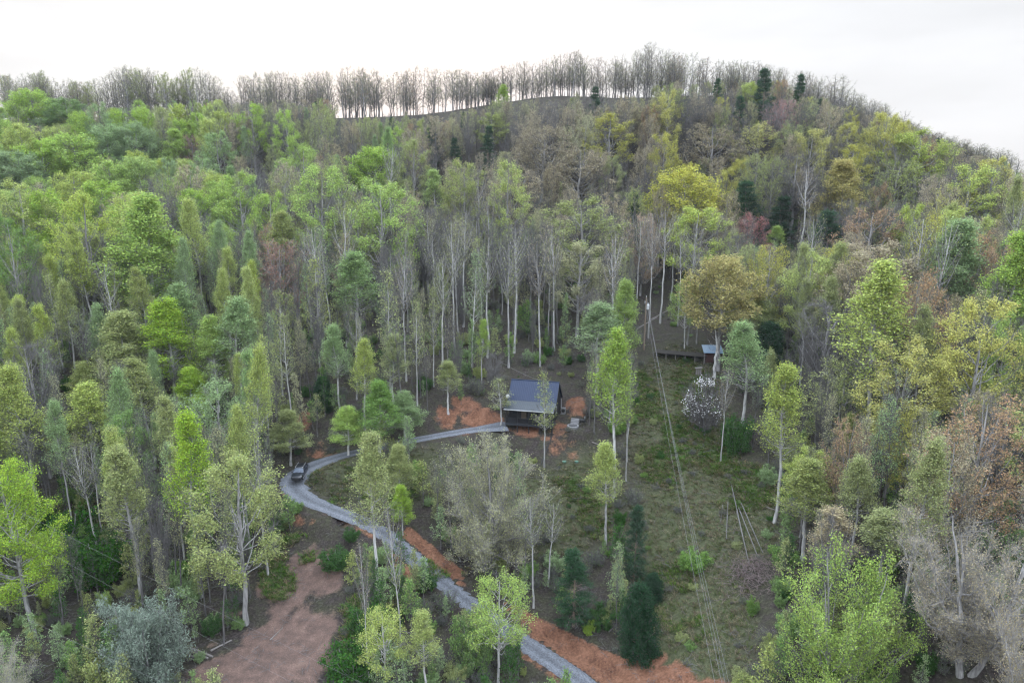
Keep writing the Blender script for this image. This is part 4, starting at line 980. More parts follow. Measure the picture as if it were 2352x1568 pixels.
def zone(x, yb, Y):
    """what grows here: list of (kind, colour, weight)"""
    L = x < 620; C = 620 <= x < 1400
    if Y > 150:
        if x < 520: return [('round', BR, 6), ('round', YG, 4), ('open', PA, 3), ('tan', OL, 3), ('bare', TA, 3), ('tan', TA, 2), ('fan', RB, .6)]
        if x < 950: return [('open', BR, 1.6), ('tan', OL, 3), ('bare', TA, 4), ('tan', TA, 3), ('stem', OL, 2), ('fan', OR, .6), ('poplar', PA, 1.2), ('pine', CD, .4)]
        if x < 1450: return [('bare', TA, 5), ('tan', TA, 4), ('tan', TG, 3), ('stem', TA, 3), ('open', OL, 1.2), ('pine', CD, .7), ('fan', OR, .4)]
        return [('bare', TA, 4), ('tan', TA, 4), ('tan', OR, 1), ('open', YE, 2), ('tan', OL, 2.5), ('stem', TA, 2), ('pine', CO, .9), ('fan', RD_, .5)]
    if x < 620: return [('poplar', OL, 1.5), ('thin', YG, 3), ('poplar', YG, 4), ('poplar', LM, 1.2), ('poplar', PA, 3), ('cone', YG, 1.2), ('stem', OL, 3), ('bare', TA, 1), ('open', GR, 1)]
    if x < 1330: return [('stem', OL, 5), ('thin', OL, 4), ('stem', TA, 3), ('thin', PA, 2), ('bare', TA, 2), ('sapling', GR, 1)]
    if x < 1750: return [('stem', TA, 4), ('bare', TA, 2), ('tan', OL, 2), ('poplar', PA, 1)]
    return [('tan', OR, .8), ('tan', TA, 3), ('open', YG, 2), ('tan', YE, 1.5), ('bare', TA, 3), ('stem', OL, 2), ('poplar', OL, 2), ('tan', OL, 2)]
tries = 0
while tries < 22000 and len(FILL) < 1500:
    tries += 1
    Y = 58 + 222*rf_.random()**.8; X = rf_.uniform(-1, 1)*(18+.86*Y); Z = gz(X, Y)
    px, pb, dep = [float(v) for v in project((X, Y, Z))]
    if px < -160 or px > 2520 or pb > 1480 or (px < 820 and pb > 1340): continue
    jj, ii = int(pb/8), int(px/8)
    if 0 <= jj < GHh and 0 <= ii < GW and PROT[jj, ii]: continue
    d_, _ = line_dist(np.array([X]), np.array([Y]), RD)
    if d_[0] < 4.5: continue
    lx, ly = to_cab(X, Y)
    if abs(lx) < 8 and -4 < ly < 14: continue
    mind = 4.9 if Y < 150 else (6.2 if px < 520 else 5.6)
    if Y > 225 and px > 520: mind = 4.4
    if any((X-a)**2+(Y-b_)**2 < mind*mind for a, b_ in pts): continue
    zl = zone(px, pb, Y); k_, col, _ = rf_.choices(zl, [z[2] for z in zl])[0]
    Ht = {'poplar': rf_.uniform(16, 24), 'thin': rf_.uniform(14, 22), 'cone': rf_.uniform(14, 19), 'round': rf_.uniform(18, 24), 'open': rf_.uniform(18, 25), 'tan': rf_.uniform(17, 24), 'bare': rf_.uniform(16, 23), 'stem': rf_.uniform(18, 26), 'fan': rf_.uniform(11, 17), 'pine': rf_.uniform(10, 18), 'sapling': rf_.uniform(5, 8)}[k_]
    if Y < 200: Ht *= 1.12
    if Y > 235: Ht *= .72
    wm = {'poplar': .22, 'thin': .21, 'cone': .28, 'round': .46, 'open': .46, 'tan': .42, 'bare': .36, 'stem': .2, 'fan': .55, 'pine': .38, 'sapling': .35}[k_]*Ht*rf_.uniform(.85, 1.15)*1.0
    yt = float(project((X, Y, Z+Ht))[1])
    # stay below the crest silhouette so the light between the crest trunks survives
    strict = 760 < px < 1500; lim = np.interp(px, cxk, cyk)-(0 if strict else 45)
    if yt < lim+4:
        Ht2 = top_height((X, Y, Z), lim+rf_.uniform(0, 22))
        if Ht2 < 3.5: continue
        wm *= max(.6, Ht2/Ht); Ht = Ht2; yt = float(project((X, Y, Z+Ht))[1])
    if yt < np.interp(px, sxk, syk): continue
    wpx = wm*F/dep
    if blocked(px, yt, pb, wpx): continue
    # keep the surveyed crowns in view: nothing tall directly before them
    hid = False
    for t in TREES:
        if t[4] > dep+1.5 and abs(px-t[1]) < wpx*.35+22 and yt < t[2]+(t[3]-t[2])*.42 and pb > t[2]+20: hid = True; break
    if hid:
        if rf_.random() < .6: continue
        cut = max(t[2]+(t[3]-t[2])*.5 for t in TREES if t[4] > dep+1.5 and abs(px-t[1]) < wpx*.35+22 and pb > t[2]+20)
        Ht2 = top_height((X, Y, Z), cut)
        if Ht2 < 5: continue
        wm *= max(.6, min(1, Ht2/Ht)); Ht = min(Ht, Ht2); yt = float(project((X, Y, Z+Ht))[1]); wpx = wm*F/dep
        if k_ in ('round', 'open', 'tan') and Ht < 12: k_ = 'poplar'
    pts.append((X, Y)); FILL.append((X, Y, Z, Ht, wm, k_, col, px, yt, pb, dep))
print('HEROES', len(TREES), 'RIDGE', len(ridge), 'FILL', len(FILL), 'tries', tries)
# ------------------------------------------------------------------ labels for the rest of the trees
import re
ONES = ['', 'first', 'second', 'third', 'fourth', 'fifth', 'sixth', 'seventh', 'eighth', 'ninth', 'tenth', 'eleventh', 'twelfth', 'thirteenth', 'fourteenth', 'fifteenth', 'sixteenth', 'seventeenth', 'eighteenth', 'nineteenth']
TENS = {2: 'twent', 3: 'thirt', 4: 'fort', 5: 'fift', 6: 'sixt'}
def nth(n):
    if n < 20: return ONES[n]
    return TENS[n//10]+'ieth' if n % 10 == 0 else TENS[n//10]+'y-'+ONES[n % 10]
CL = [(1155,'small bright green one'),(1366,'small dark conifer'),(1758,'tall blue green conifer')]
ridge.sort(key=lambda r: r[0]); cnt = {}
for sgn in (-1, 1):
    for lx, ln in CL:
        seq = [r for r in ridge if ((r[0] < lx) if sgn < 0 else (r[0] >= lx)) and min(CL, key=lambda c: abs(c[0]-r[0]))[0] == lx]
        seq.sort(key=lambda r: abs(r[0]-lx))
        for n, r in enumerate(seq, 1):
            size = 'tall' if r[2] > 21 else 'short' if r[2] < 13 else 'thin'
            r[3]['label'] = f"{size} crest tree against the sky, {nth(n)} to the {'left' if sgn < 0 else 'right'} of the {ln}"[:140]
            r[3]['category'] = 'crest tree'
USED = {t[0].get('label') for t in TREES} | {r[3]['label'] for r in ridge}
cut_at = re.compile(r",| (among|beside|right|left|above|below|at|on|with|in|just|behind|cut|touching|under|near|between|standing|towards|overlapping|crossing|highest|tallest|alone|from|around|along|largest) ")
SH = {}
for t in TREES:
    if t[6] and t[6] != 'x':
        s = cut_at.split(t[6])[0].strip(); SH.setdefault(s, []).append(t)
LMK = [(s, v[0]) for s, v in SH.items() if len(v) == 1 and 3 <= len(s.split()) <= 7]
LMK = [(s, t[1], (t[2]+t[3])/2) for s, t in LMK] + [('black cabin', 1228, 930), ('parked black car', 680, 1088), ('utility pole', 1480, 740), ('blue roofed shed', 1638, 810), ('white blossoming shrub', 1612, 925)]
KP = {'thin': 'thin leaved {c} young tree', 'poplar': 'narrow {c} leafy tree', 'near': 'rounded {c} leafy tree', 'cone': 'pointed {c} leafy tree', 'round': 'rounded {c} leafy tree', 'open': 'ragged {c} leafy tree', 'tan': '{c} budding tree', 'bare': 'bare grey tree', 'stem': 'bare trunked {c} tree', 'fan': '{c} fan shaped tree', 'pine': 'dark conifer', 'sapling': '{c} sapling'}
CN = {LM: 'vivid green', BR: 'bright green', YG: 'yellow green', GR: 'green', OL: 'olive', PA: 'pale green', YE: 'yellow', TA: 'tan', OR: 'orange brown', RB: 'red brown', RD_: 'reddish', TG: 'buff', CO: '', CD: ''}
CATS = {'broadleaf_tree': 'broadleaf tree', 'bare_tree': 'bare tree', 'budding_tree': 'budding tree', 'conifer_tree': 'conifer', 'dead_tree': 'dead tree', 'young_tree': 'young tree', 'sapling': 'sapling'}
for t in TREES:
    n = re.sub(r'\.\d+$', '', t[0].name)
    if n in CATS: t[0]['category'] = CATS[n]
def fill_label(k_, col, px, yt, pb, Ht):
    base = KP[k_].format(c=CN.get(col, '')); y = (yt+pb)/2
    near = sorted(LMK, key=lambda l: (l[1]-px)**2+(l[2]-y)**2)[:14]
    for pre in ('', 'tall ' if Ht > 20 else 'short ' if Ht < 13 else 'medium height '):
        for s, lx, ly in near:
            dx, dy = px-lx, y-ly; far = math.hypot(dx, dy)
            h_ = ('right of' if dx > 0 else 'left of'); v_ = 'above' if dy < 0 else 'below'
            rel = h_ if abs(dx) > 2*abs(dy) else v_ if abs(dy) > 2*abs(dx) else f"{v_} and {h_}"
            if far > 130: rel = 'well '+rel
            elif abs(dx) > 2*abs(dy) or abs(dy) > 2*abs(dx): rel = 'just '+rel
            lab = f"{pre}{base} {rel} the {s}"
            if lab not in USED and len(lab.split()) <= 16: USED.add(lab); return lab
    return None
FILL.sort(key=lambda f: -(f[9]-f[8])*(f[4]*F/f[10])**.5)
N_IND = 240
wood = []; nind = 0
for f in FILL:
    X, Y, Z, Ht, wm, k_, col, px, yt, pb, dep = f
    lab = fill_label(k_, col, px, yt, pb, Ht) if nind < N_IND and 0 < px < 2352 and yt < 1500 else None
    if lab:
        r = plant(k_, (X, Y, Z), Ht, wm, col, {'poplar': BK_PALE, 'thin': BK_PALE, 'stem': BK_PALE, 'pine': BK_BROWN}.get(k_, BK_GREY), lab, 'forest trees on the slope')
        r['category'] = CATS[re.sub(r'\.\d+$', '', r.name)]; nind += 1
    else: wood.append(f)
print('individual fill', nind, 'wood', len(wood))

# ------------------------------------------------------------------ uncountable growth: one object each, instanced on points
def scatter(name, label, items, kind='stuff'):
    """items: list of (mesh, colour, (x,y,z), scale xyz, rot z)"""
    keys = {}; col_ = bpy.data.collections.new('source_'+name)
    idx = []
    for me, c, *_ in items:
        k = me.name
        if k not in keys:
            o = bpy.data.objects.new('src_%03d_%s' % (len(keys), name), me); o.color = tuple(c)+(1,); col_.objects.link(o); keys[k] = len(keys)
        idx.append(keys[k])
    pm = bpy.data.meshes.new(name); pm.vertices.add(len(items))
    pm.vertices.foreach_set('co', np.array([i[2] for i in items], np.float32).ravel())
    for nm, ty, dat, key in (('which', 'INT', np.array(idx, np.int32), 'value'), ('size', 'FLOAT_VECTOR', np.array([i[3] for i in items], np.float32).ravel(), 'vector'),
                             ('tint', 'FLOAT_COLOR', np.array([tuple(i[1])+(1,) for i in items], np.float32).ravel(), 'color'),
                             ('turn', 'FLOAT_VECTOR', np.array([(rf_.gauss(0, .03), rf_.gauss(0, .03), i[4]) for i in items], np.float32).ravel(), 'vector')):
        a = pm.attributes.new(nm, ty, 'POINT'); a.data.foreach_set(key, dat)
    o = link(bpy.data.objects.new(name, pm)); tag(o, label, None, None, kind)
    g = bpy.data.node_groups.new(name, 'GeometryNodeTree'); g.interface.new_socket('Geometry', in_out='INPUT', socket_type='NodeSocketGeometry'); g.interface.new_socket('Geometry', in_out='OUTPUT', socket_type='NodeSocketGeometry')
    gi, go = N(g, 'NodeGroupInput'), N(g, 'NodeGroupOutput'); ci = N(g, 'GeometryNodeCollectionInfo'); ci.inputs['Collection'].default_value = col_
    ci.inputs['Separate Children'].default_value = True; ci.inputs['Reset Children'].default_value = True
    ip = N(g, 'GeometryNodeInstanceOnPoints'); ip.inputs['Pick Instance'].default_value = True
    g.links.new(gi.outputs[0], ip.inputs['Points']); g.links.new(ci.outputs[0], ip.inputs['Instance'])
    for nm, dt, sk in (('which', 'INT', 'Instance Index'), ('size', 'FLOAT_VECTOR', 'Scale'), ('turn', 'FLOAT_VECTOR', 'Rotation')):
        na = N(g, 'GeometryNodeInputNamedAttribute', data_type=dt); na.inputs['Name'].default_value = nm; g.links.new(na.outputs['Attribute'], ip.inputs[sk])
    g.links.new(ip.outputs[0], go.inputs[0]); md = o.modifiers.new('scatter', 'NODES'); md.node_group = g; return o
MAPK = {'cone': 'poplar', 'fan': 'tan'}
it = []
for X, Y, Z, Ht, wm, k_, col, px, yt, pb, dep in wood:
    k_ = MAPK.get(k_, k_); v = rf_.randrange(KINDS[k_][0]); h, r = PROTO[k_, v][2:4]; s = max(.35*Ht/h, wm/(2*r))
    it.append((PROTO[k_, v, 'one'], col, (X, Y, Z-.1), (s, s, Ht/h), rf_.random()*6.28))
for _ in range(680):                           # a second rank just behind the crest
    x = rf_.uniform(-30, 2400); P = crest_point(x); Y = P[1]+rf_.uniform(-3, 16); X = P[0]*Y/P[1]; Z = gz(X, Y)
    yt = np.interp(x, sxk, syk)+abs(rf_.gauss(8, 30)); Ht = max(6, top_height((X, Y, Z), yt)); v = rf_.randrange(5)
    s = rf_.uniform(4, 7.5)/(2*PROTO['ridge', v][3]); it.append((PROTO['ridge', v, 'one'], rf_.choice([TG, TA, OL]), (X, Y, Z-.1), (s, s, Ht/PROTO['ridge', v][2]), rf_.random()*6.28))
for _ in range(330):                           # low wood climbing to the foot of the crest row
    x = rf_.uniform(-20, 2380); P = crest_point(x); Y = P[1]-rf_.uniform(2, 42); X = P[0]*Y/P[1]; Z = gz(X, Y); px = x
    yt = np.interp(x, cxk, cyk)+rf_.uniform(-14 if 760 < x < 1500 else -45, 16); Ht = top_height((X, Y, Z), yt)
    if Ht < 3.5 or Ht > 22: continue
    k_ = rf_.choice(['bare', 'tan', 'tan', 'ridge', 'bare', 'thin']); v = rf_.randrange(KINDS[k_][0]); s = Ht*rf_.uniform(.3, .5)/(2*PROTO[k_, v][3])
    it.append((PROTO[k_, v, 'one'], rf_.choice([TA, TG, OL, OL, BR if x < 500 else TG]), (X, Y, Z-.1), (s, s, Ht/PROTO[k_, v][2]), rf_.random()*6.28))
# slim bare trunks standing between the larger trees
tries = 0; ns_ = 0
while ns_ < 750 and tries < 9000:
    tries += 1
    Y = 74+125*rf_.random(); X = rf_.uniform(-1, 1)*(14+.84*Y); Z = gz(X, Y); px, pb, dep = [float(q_) for q_ in project((X, Y, Z))]
    if pb > 1650 or px < -60 or px > 2420: continue
    j_, i_ = int(pb/8), int(px/8)
    if 0 <= j_ < GHh and 0 <= i_ < GW and PROT[j_, i_]: continue
    if any((X-a)**2+(Y-b_)**2 < 4 for a, b_ in pts): continue
    d_, _ = line_dist(np.array([X]), np.array([Y]), RD); lx, ly = to_cab(X, Y)
    if d_[0] < 4 or (abs(lx) < 7 and -4 < ly < 13): continue
    Ht = rf_.uniform(11, 21); yt = float(project((X, Y, Z+Ht))[1])
    if blocked(px, yt, pb, 30) or yt < np.interp(px, sxk, syk)+6: continue
    fr_ = [t for t in TREES if t[4] > dep+1.5 and abs(px-t[1]) < 45 and pb > t[2]+20 and yt < t[2]+(t[3]-t[2])*.45]
    if fr_:
        Ht = top_height((X, Y, Z), max(t[2]+(t[3]-t[2])*.45 for t in fr_))
        if Ht < 6: continue
    k_ = rf_.choice(['stem', 'stem', 'stem', 'thin', 'thin', 'bare']) if Ht > 12 else rf_.choice(['sapling', 'stem']); v = rf_.randrange(KINDS[k_][0]); s = Ht*rf_.uniform(.15, .22)/(2*PROTO[k_, v][3])
    pts.append((X, Y)); ns_ += 1; it.append((PROTO[k_, v, 'one'], rf_.choice([OL, PA, TG]), (X, Y, Z-.1), (s, s, Ht/PROTO[k_, v][2]), rf_.random()*6.28))
print('slim', ns_)
scatter('wood', 'more bare and budding trees filling the hillside between the larger ones', it)

def inside(px, py): 
    j, i = int(py/8), int(px/8); return 0 <= j < GHh and 0 <= i < GW and PROT[j, i]
it = []; tries = 0
gr_at = lambda M, X, Y: float(grid_z(M, X, Y))
while len(it) < 3400 and tries < 30000:
    tries += 1
    Y = 52+150*rf_.random()**1.1; X = rf_.uniform(-1, 1)*(16+.86*Y); Z = gz(X, Y); px, py, dep = [float(v) for v in project((X, Y, Z))]
    if py > 1750: continue
    d_, _ = line_dist(np.array([X]), np.array([Y]), RD); lx, ly = to_cab(X, Y)
    if d_[0] < 2.6 or (abs(lx) < 6.6 and -1.5 < ly < 12) or math.hypot(lx-8, ly-4) < 3.2: continue
    clay, straw, grs = gr_at(CLAY, X, Y), gr_at(STRAW, X, Y), gr_at(GRASS, X, Y); op = inside(px, py)
    if clay > .4 and rf_.random() < .9: continue
    if straw > .4 and rf_.random() < .97: continue
    if op:
        if rf_.random() < .62: continue
        k_ = rf_.choices(['brush', 'bush'], [3, 2])[0]; Ht = rf_.uniform(.25, .9); wm = Ht*rf_.uniform(1.2, 2.2)
    else:
        k_ = rf_.choices(['sapling', 'bush', 'brush'], [4, 2.2, 3] if px < 1400 else [2.5, 2, 4])[0]
        Ht = {'sapling': rf_.uniform(2.5, 7.5), 'bush': rf_.uniform(.7, 2.4), 'brush': rf_.uniform(.9, 2.6)}[k_]; wm = Ht*{'sapling': .38, 'bush': 1.4, 'brush': 1.3}[k_]*rf_.uniform(.7, 1.2)
    if grs > .3: col = rf_.choice([DG, GR, DG])
    elif px < 620: col = rf_.choice([GR, OL, PA, DG, OL])
    else: col = rf_.choice([OL, PA, GR, GR, DG, OL])
    pyt = float(project((X, Y, Z+Ht))[1])
    if Ht > 2 and inside(px, pyt): continue
    v = rf_.randrange(KINDS[k_][0]); h, r = PROTO[k_, v][2:4]; s = wm/(2*r); it.append((PROTO[k_, v, 'one'], col, (X, Y, Z-.05), (s, s, Ht/h), rf_.random()*6.28))
scatter('undergrowth', 'saplings, low shrubs and dry brush covering the forest floor', it)
# grass tufts
rg_ = np.random.RandomState(9); V = []; Q = []
for b_ in range(16):
    a = rg_.rand()*6.28; r0 = rg_.rand()*.28; c = np.array([math.cos(a)*r0, math.sin(a)*r0, -.03]); d = np.array([math.cos(a+rg_.randn()), math.sin(a+rg_.randn()), 0]); sd = np.cross(d, [0, 0, 1])*.025; hgt = rg_.uniform(.16, .42)
    n0 = len(V); V += [c-sd, c+sd, c+d*hgt*.35+[0, 0, hgt*.7]+sd*.7, c+d*hgt*.35+[0, 0, hgt*.7]-sd*.7, c+d*hgt*.8+[0, 0, hgt]]; Q.append((n0, n0+1, n0+2, n0+3)); Q.append((n0+3, n0+2, n0+4, n0+4))
tuft = np_mesh('tuft', np.array(V), [np.array(Q[::2]), np.array([q[:3] for q in Q[1::2]])], [M_LEAFI])
it = []; jj, ii = np.where((GRASS > .25) & (MY < 160)); 
while len(it) < 6500:
    k = rf_.randrange(len(jj)); X, Y = MX[jj[k], ii[k]]+rf_.uniform(-.3, .3), MY[jj[k], ii[k]]+rf_.uniform(-.3, .3)
    s = rf_.uniform(.7, 1.5); it.append((tuft, rf_.choice([(.06, .13, .025), (.09, .17, .03), (.06, .10, .03), (.16, .16, .08), (.2, .17, .1)]), (X, Y, gz(X, Y)), (s*1.4, s*1.4, s), rf_.random()*6.28))
jm, im = np.where((MEAD > .3) & (MY < 150) & (RDIST > 2.2) & (CLAY < .3))
for _ in range(9000):
    k = rf_.randrange(len(jm)); X, Y = MX[jm[k], im[k]]+rf_.uniform(-.3, .3), MY[jm[k], im[k]]+rf_.uniform(-.3, .3); lx, ly = to_cab(X, Y)
    if abs(lx) < 5.5 and -1 < ly < 11: continue
    s = rf_.uniform(.35, 1.1); it.append((tuft, rf_.choice([(.10, .12, .05), (.16, .15, .09), (.07, .10, .035), (.2, .18, .12), (.12, .10, .07)]), (X, Y, gz(X, Y)), (s*1.5, s*1.5, s), rf_.random()*6.28))
scatter('grass', 'rough green and straw coloured grass in the clearings beside the cabin and under the power lines', it)

# sticks and fallen twigs
its = []; src = []
for v in range(3):
    r_ = np.random.RandomState(40+v); n_ = 7; a = r_.rand(n_)*6.28; c = r_.randn(n_, 3)*np.array([.5, .5, 0])+np.array([0, 0, .05]); d = np.stack([np.cos(a), np.sin(a), r_.rand(n_)*.2], 1)*r_.uniform(.3, 1.3, n_)[:, None]
    Vv, qq = tubes(np.stack([c-d*.5, c+r_.randn(n_, 3)*.05, c+d*.5], 1), np.tile([.022, .018, .008], (n_, 1)), 4); src.append(np_mesh('sticks', Vv, [qq], [M_TWIG]))
while len(its) < 2600:
    Y = 56+95*rf_.random(); X = rf_.uniform(-1, 1)*(14+.8*Y); d_, _ = line_dist(np.array([X]), np.array([Y]), RD); lx, ly = to_cab(X, Y)
    if d_[0] < 2.4 or (abs(lx) < 5 and -1 < ly < 10): continue
    s = rf_.uniform(.5, 1.5); its.append((src[rf_.randrange(3)], (.2, .2, .2), (X, Y, gz(X, Y)), (s, s, s), rf_.random()*6.28))
scatter('litter', 'fallen sticks and twigs strewn over the clearings and the forest floor', its)

# ------------------------------------------------------------------ pole, wires, shed, shelter, logs, small things
m_polew = simple('pole wood', (.21, .165, .125), .9, noise=.3, scale=3); m_wire = simple('wire', (.2, .2, .21), .5); m_cer = simple('grey enamel', (.55, .58, .6), .5)
m_rust = simple('red brown boards', (.05, .023, .021), .85, noise=.3); m_blue = simple('blue metal roof', (.13, .22, .33), .35, noise=.15, spec=.6); m_log = simple('grey log', (.17, .155, .145), .9, noise=.3, scale=3)
m_dark = simple('dark void boards', (.03, .03, .034), .85); m_lid = simple('green plastic lid', (.07, .14, .10), .6)  # m_dark: shade inside shed and shelter put into the colour
P = cast(H, 1479, 803); Hp = top_height(P, 682); pole = empty('utility_pole', tuple(P)); tag(pole, 'wooden utility pole with a pale transformer at the edge of the wood', 'utility pole')
b = MB(); b.tube([(0, 0, -.6), (.0, 0, Hp*.5), (.03, 0, Hp)], [.17, .15, .11], 10); b.build('shaft', m_polew, pole)
b = MB(); b.tube([(.42, -.1, Hp-2.6), (.42, -.1, Hp-2.5), (.42, -.1, Hp-1.6), (.42, -.1, Hp-1.5)], [.2, .27, .27, .18], 14); tf = b.build('transformer', m_cer, pole, smooth=False)
b = MB(); b.bar((.1, 0, Hp-2.0), (.42, -.1, Hp-2.0), .06); b.build('bracket', m_galv, tf)
b = MB(); b.tube([(.42, -.1, Hp-1.5), (.42, -.1, Hp-1.15)], [.05, .035], 8); b.build('bushing', m_cer, tf)
b = MB(); b.tube([(.03, 0, Hp), (.03, 0, Hp+.12), (.03, 0, Hp+.3)], [.03, .07, .04], 8); b.build('insulator', m_cer, pole)
b = MB(); b.tube([(-.22, -.05, Hp-1.3), (-.22, -.05, Hp-.8)], .05, 8); b.bar((0, 0, Hp-1.05), (-.22, -.05, Hp-1.05), .04); b.build('cutout_fuse', m_cer, pole)
top = np.array([P[0], P[1], P[2]+Hp])
endp = [(1661, 1572), (1669, 1572), (1678, 1572), (1645, 1572)]
offs = [(.03, 0, .3), (.15, 0, -1.0), (.15, 0, -1.5), (-.2, 0, -1.2)]
names = ['uppermost overhead power line from the pole down the clearing', 'second overhead power line, right side of the bundle down the clearing', 'third overhead power line, rightmost of the bundle down the clearing', 'left overhead power line running down the clearing from the pole']
wm_ = []
for (ex, ey), of, lb in zip(endp, offs, names):
    A = top+np.array(of); B = pt_at(ex, ey, 62.0); B2 = A+(B-A)*1.32; sag = 2.2
    t = np.linspace(0, 1, 40); C = A[None]*(1-t[:, None])+B2[None]*t[:, None]; C[:, 2] -= 4*sag*t*(1-t) - 4*sag*(1/1.32)*(1-1/1.32)*t*1.32*0
    C[:, 2] += 4*sag*(1/1.32)*(1-1/1.32)*t
    b = MB(); b.tube(C, .012, 5); o = b.build('power_line', m_wire); tag(o, lb, 'power line', 'power lines down the clearing')
for (x0, y0, d0), (x1, y1, d1), lb in [((-60, 1120, 60), (880, 1590, 50), 'thin overhead line across the lower left, upper one of three'), ((-60, 1175, 60), (720, 1590, 50), 'thin overhead line across the lower left, middle one of three'), ((-40, 1370, 55), (430, 1590, 50), 'thin overhead line across the bottom left corner, lowest one of three')]:
    A, B = pt_at(x0, y0, d0), pt_at(x1, y1, d1); A2, B2 = A+(A-B)*.4, B+(B-A)*.5; t = np.linspace(0, 1, 30); C = A2[None]*(1-t[:, None])+B2[None]*t[:, None]; C[:, 2] -= .6*4*t*(1-t)-.4
    b = MB(); b.tube(C, .004, 5); o = b.build('power_line', m_wire); tag(o, lb, 'power line', 'thin lines across the lower left')
A = np.array(cabp(1.2, 5.9, 6.4)); B = pt_at(1110, 800, A[1]+16); t = np.linspace(0, 1, 16); C = A[None]*(1-t[:, None])+B[None]*t[:, None]; C[:, 2] -= .8*4*t*(1-t)
b = MB(); b.tube(C, .016, 5); tag(b.build('service_cable', m_wire), 'service cable running up and left from the cabin ridge', 'cable')
# shed
P = cast(H, 1637, 832); sh = empty('shed', (P[0], P[1], P[2]), math.radians(-6)); tag(sh, 'small red brown shed with a blue metal roof at the edge of the wood', 'shed')
b = MB(); b.box((-1.5, .0, -.4), (-1.35, 2.4, 2.2)); b.box((1.35, 0, -.4), (1.5, 2.4, 2.2)); b.box((-1.35, 2.25, -.4), (1.35, 2.4, 2.5)); b.box((-1.35, 0, -.4), (.1, .12, 2.0)); b.box((-1.35, 0, 2.0), (1.35, .12, 2.25)); b.build('wall', m_rust, sh)
b = MB(); b.box((.1, .3, -.2), (1.35, .36, 2.0)); b.build('doorway_shade', m_dark, sh)  # dark panel standing in for the shade inside the open door
b = MB(); P4 = [Vector((-1.95, -.55, 2.1)), Vector((1.95, -.55, 2.1)), Vector((1.95, 2.7, 3.0)), Vector((-1.95, 2.7, 3.0))]; b.hexa([p-Vector((0, 0, .08)) for p in P4]+P4)
for k in range(11): x = -1.9+k*.38; b.bar((x, -.55, 2.125), (x, 2.7, 3.025), .05, .04)
b.build('roof', m_blue, sh)
for x in (-1.85, 1.85): b = MB(); b.box((x-.05, -.5, -.5), (x+.05, -.4, 2.05)); b.build('post', m_wood, sh)
# long low shelter left of the shed
A, B = cast(H, 1508, 822), cast(H, 1618, 832); L_ = float(np.hypot(*(B-A)[:2])); ls_ = empty('lean_to_shelter', (A[0], A[1], A[2]), math.atan2(B[1]-A[1], B[0]-A[0])); tag(ls_, 'long low open shelter with a flat mossy roof left of the blue roofed shed', 'shelter')
dz = float(B[2]-A[2]); b = MB(); b.hexa([(-.4, -.5, 1.15), (L_+.4, -.5, 1.2+dz), (L_+.4, 1.7, 1.45+dz), (-.4, 1.7, 1.4), (-.4, -.5, 1.25), (L_+.4, -.5, 1.3+dz), (L_+.4, 1.7, 1.55+dz), (-.4, 1.7, 1.5)]); b.build('roof', simple('mossy felt roof', (.045, .042, .038), .95, spec=.05, noise=.4), ls_)
b = MB(); b.hexa([(-.2, 1.5, -.8), (L_+.2, 1.5, -.8+dz), (L_+.2, 1.6, -.8+dz), (-.2, 1.6, -.8), (-.2, 1.5, 1.36), (L_+.2, 1.5, 1.4+dz), (L_+.2, 1.6, 1.4+dz), (-.2, 1.6, 1.36)]); b.build('back_wall', m_dark, ls_)  # back wall coloured dark for the shaded void beneath the roof
for k in range(6): x = L_*k/5; zt = 1.17+dz*k/5; b = MB(); b.box((x-.06, -.4, -.7+dz*k/5), (x+.06, -.28, zt)); b.build('post', m_wood, ls_)
# weathered little stand below the shed
P = cast(H, 1604, 862); wb = empty('wooden_stand', tuple(P), .2); tag(wb, 'weathered grey wooden stand on posts below the shed', 'stand')
for x in (-.42, .0, .42): b = MB(); b.box((x-.13, -.1, -.3), (x+.13, .1, 1.5)); b.build('post', m_wood, wb)
b = MB(); b.box((-.75, -.3, 1.5), (.75, .3, 1.62)); b.build('top_board', m_wood, wb)
P = cast(H, 1727, 890); nb = empty('nest_box', tuple(P)); Hn = top_height(P, 862); tag(nb, 'pale grey box on a thin post right of the shed', 'nest box')
b = MB(); b.tube([(0, 0, -.3), (0, 0, Hn-.7)], .05, 6); b.build('post', m_wood, nb)
b = MB(); b.box((-.33, -.25, Hn-1.1), (.33, .25, Hn-.05)); b.build('casing', m_cer, nb, bevel=.02)
b = MB(); b.hexa([(-.4, -.35, Hn-.08), (.4, -.35, Hn-.08), (.4, .3, Hn), (-.4, .3, Hn), (-.4, -.35, Hn-.03), (.4, -.35, Hn-.03), (.4, .3, Hn+.05), (-.4, .3, Hn+.05)]); b.build('lid', m_galv, nb)
# pale trailer half hidden behind the right poplar
P = cast(H, 2000, 905); tr_ = empty('trailer', (P[0], P[1]+2, gz(P[0], P[1]+2)), .12); tag(tr_, 'pale roofed trailer half hidden behind trees on the right', 'trailer')
b = MB(); b.box((-2.6, -1.1, .5), (2.6, 1.1, 2.35)); b.build('body', simple('grey panels', (.3, .31, .33), .6), tr_, bevel=.12)
b = MB(); b.hexa([(-2.7, -1.2, 2.36), (2.7, -1.2, 2.36), (2.7, 1.2, 2.36), (-2.7, 1.2, 2.36), (-2.6, -.9, 2.6), (2.6, -.9, 2.6), (2.6, .9, 2.6), (-2.6, .9, 2.6)]); b.build('roof', m_white, tr_)
for x in (-.5, .5):
    for s in (-1, 1): b = MB(); b.tube([(x, s*.85, .3), (x, s*1.1, .3)], .36, 16); b.build('wheel', m_black, tr_)
b = MB(); b.box((-1.8, -1.13, 1.2), (-.4, -1.102, 1.95)); b.build('window', m_glass, tr_)
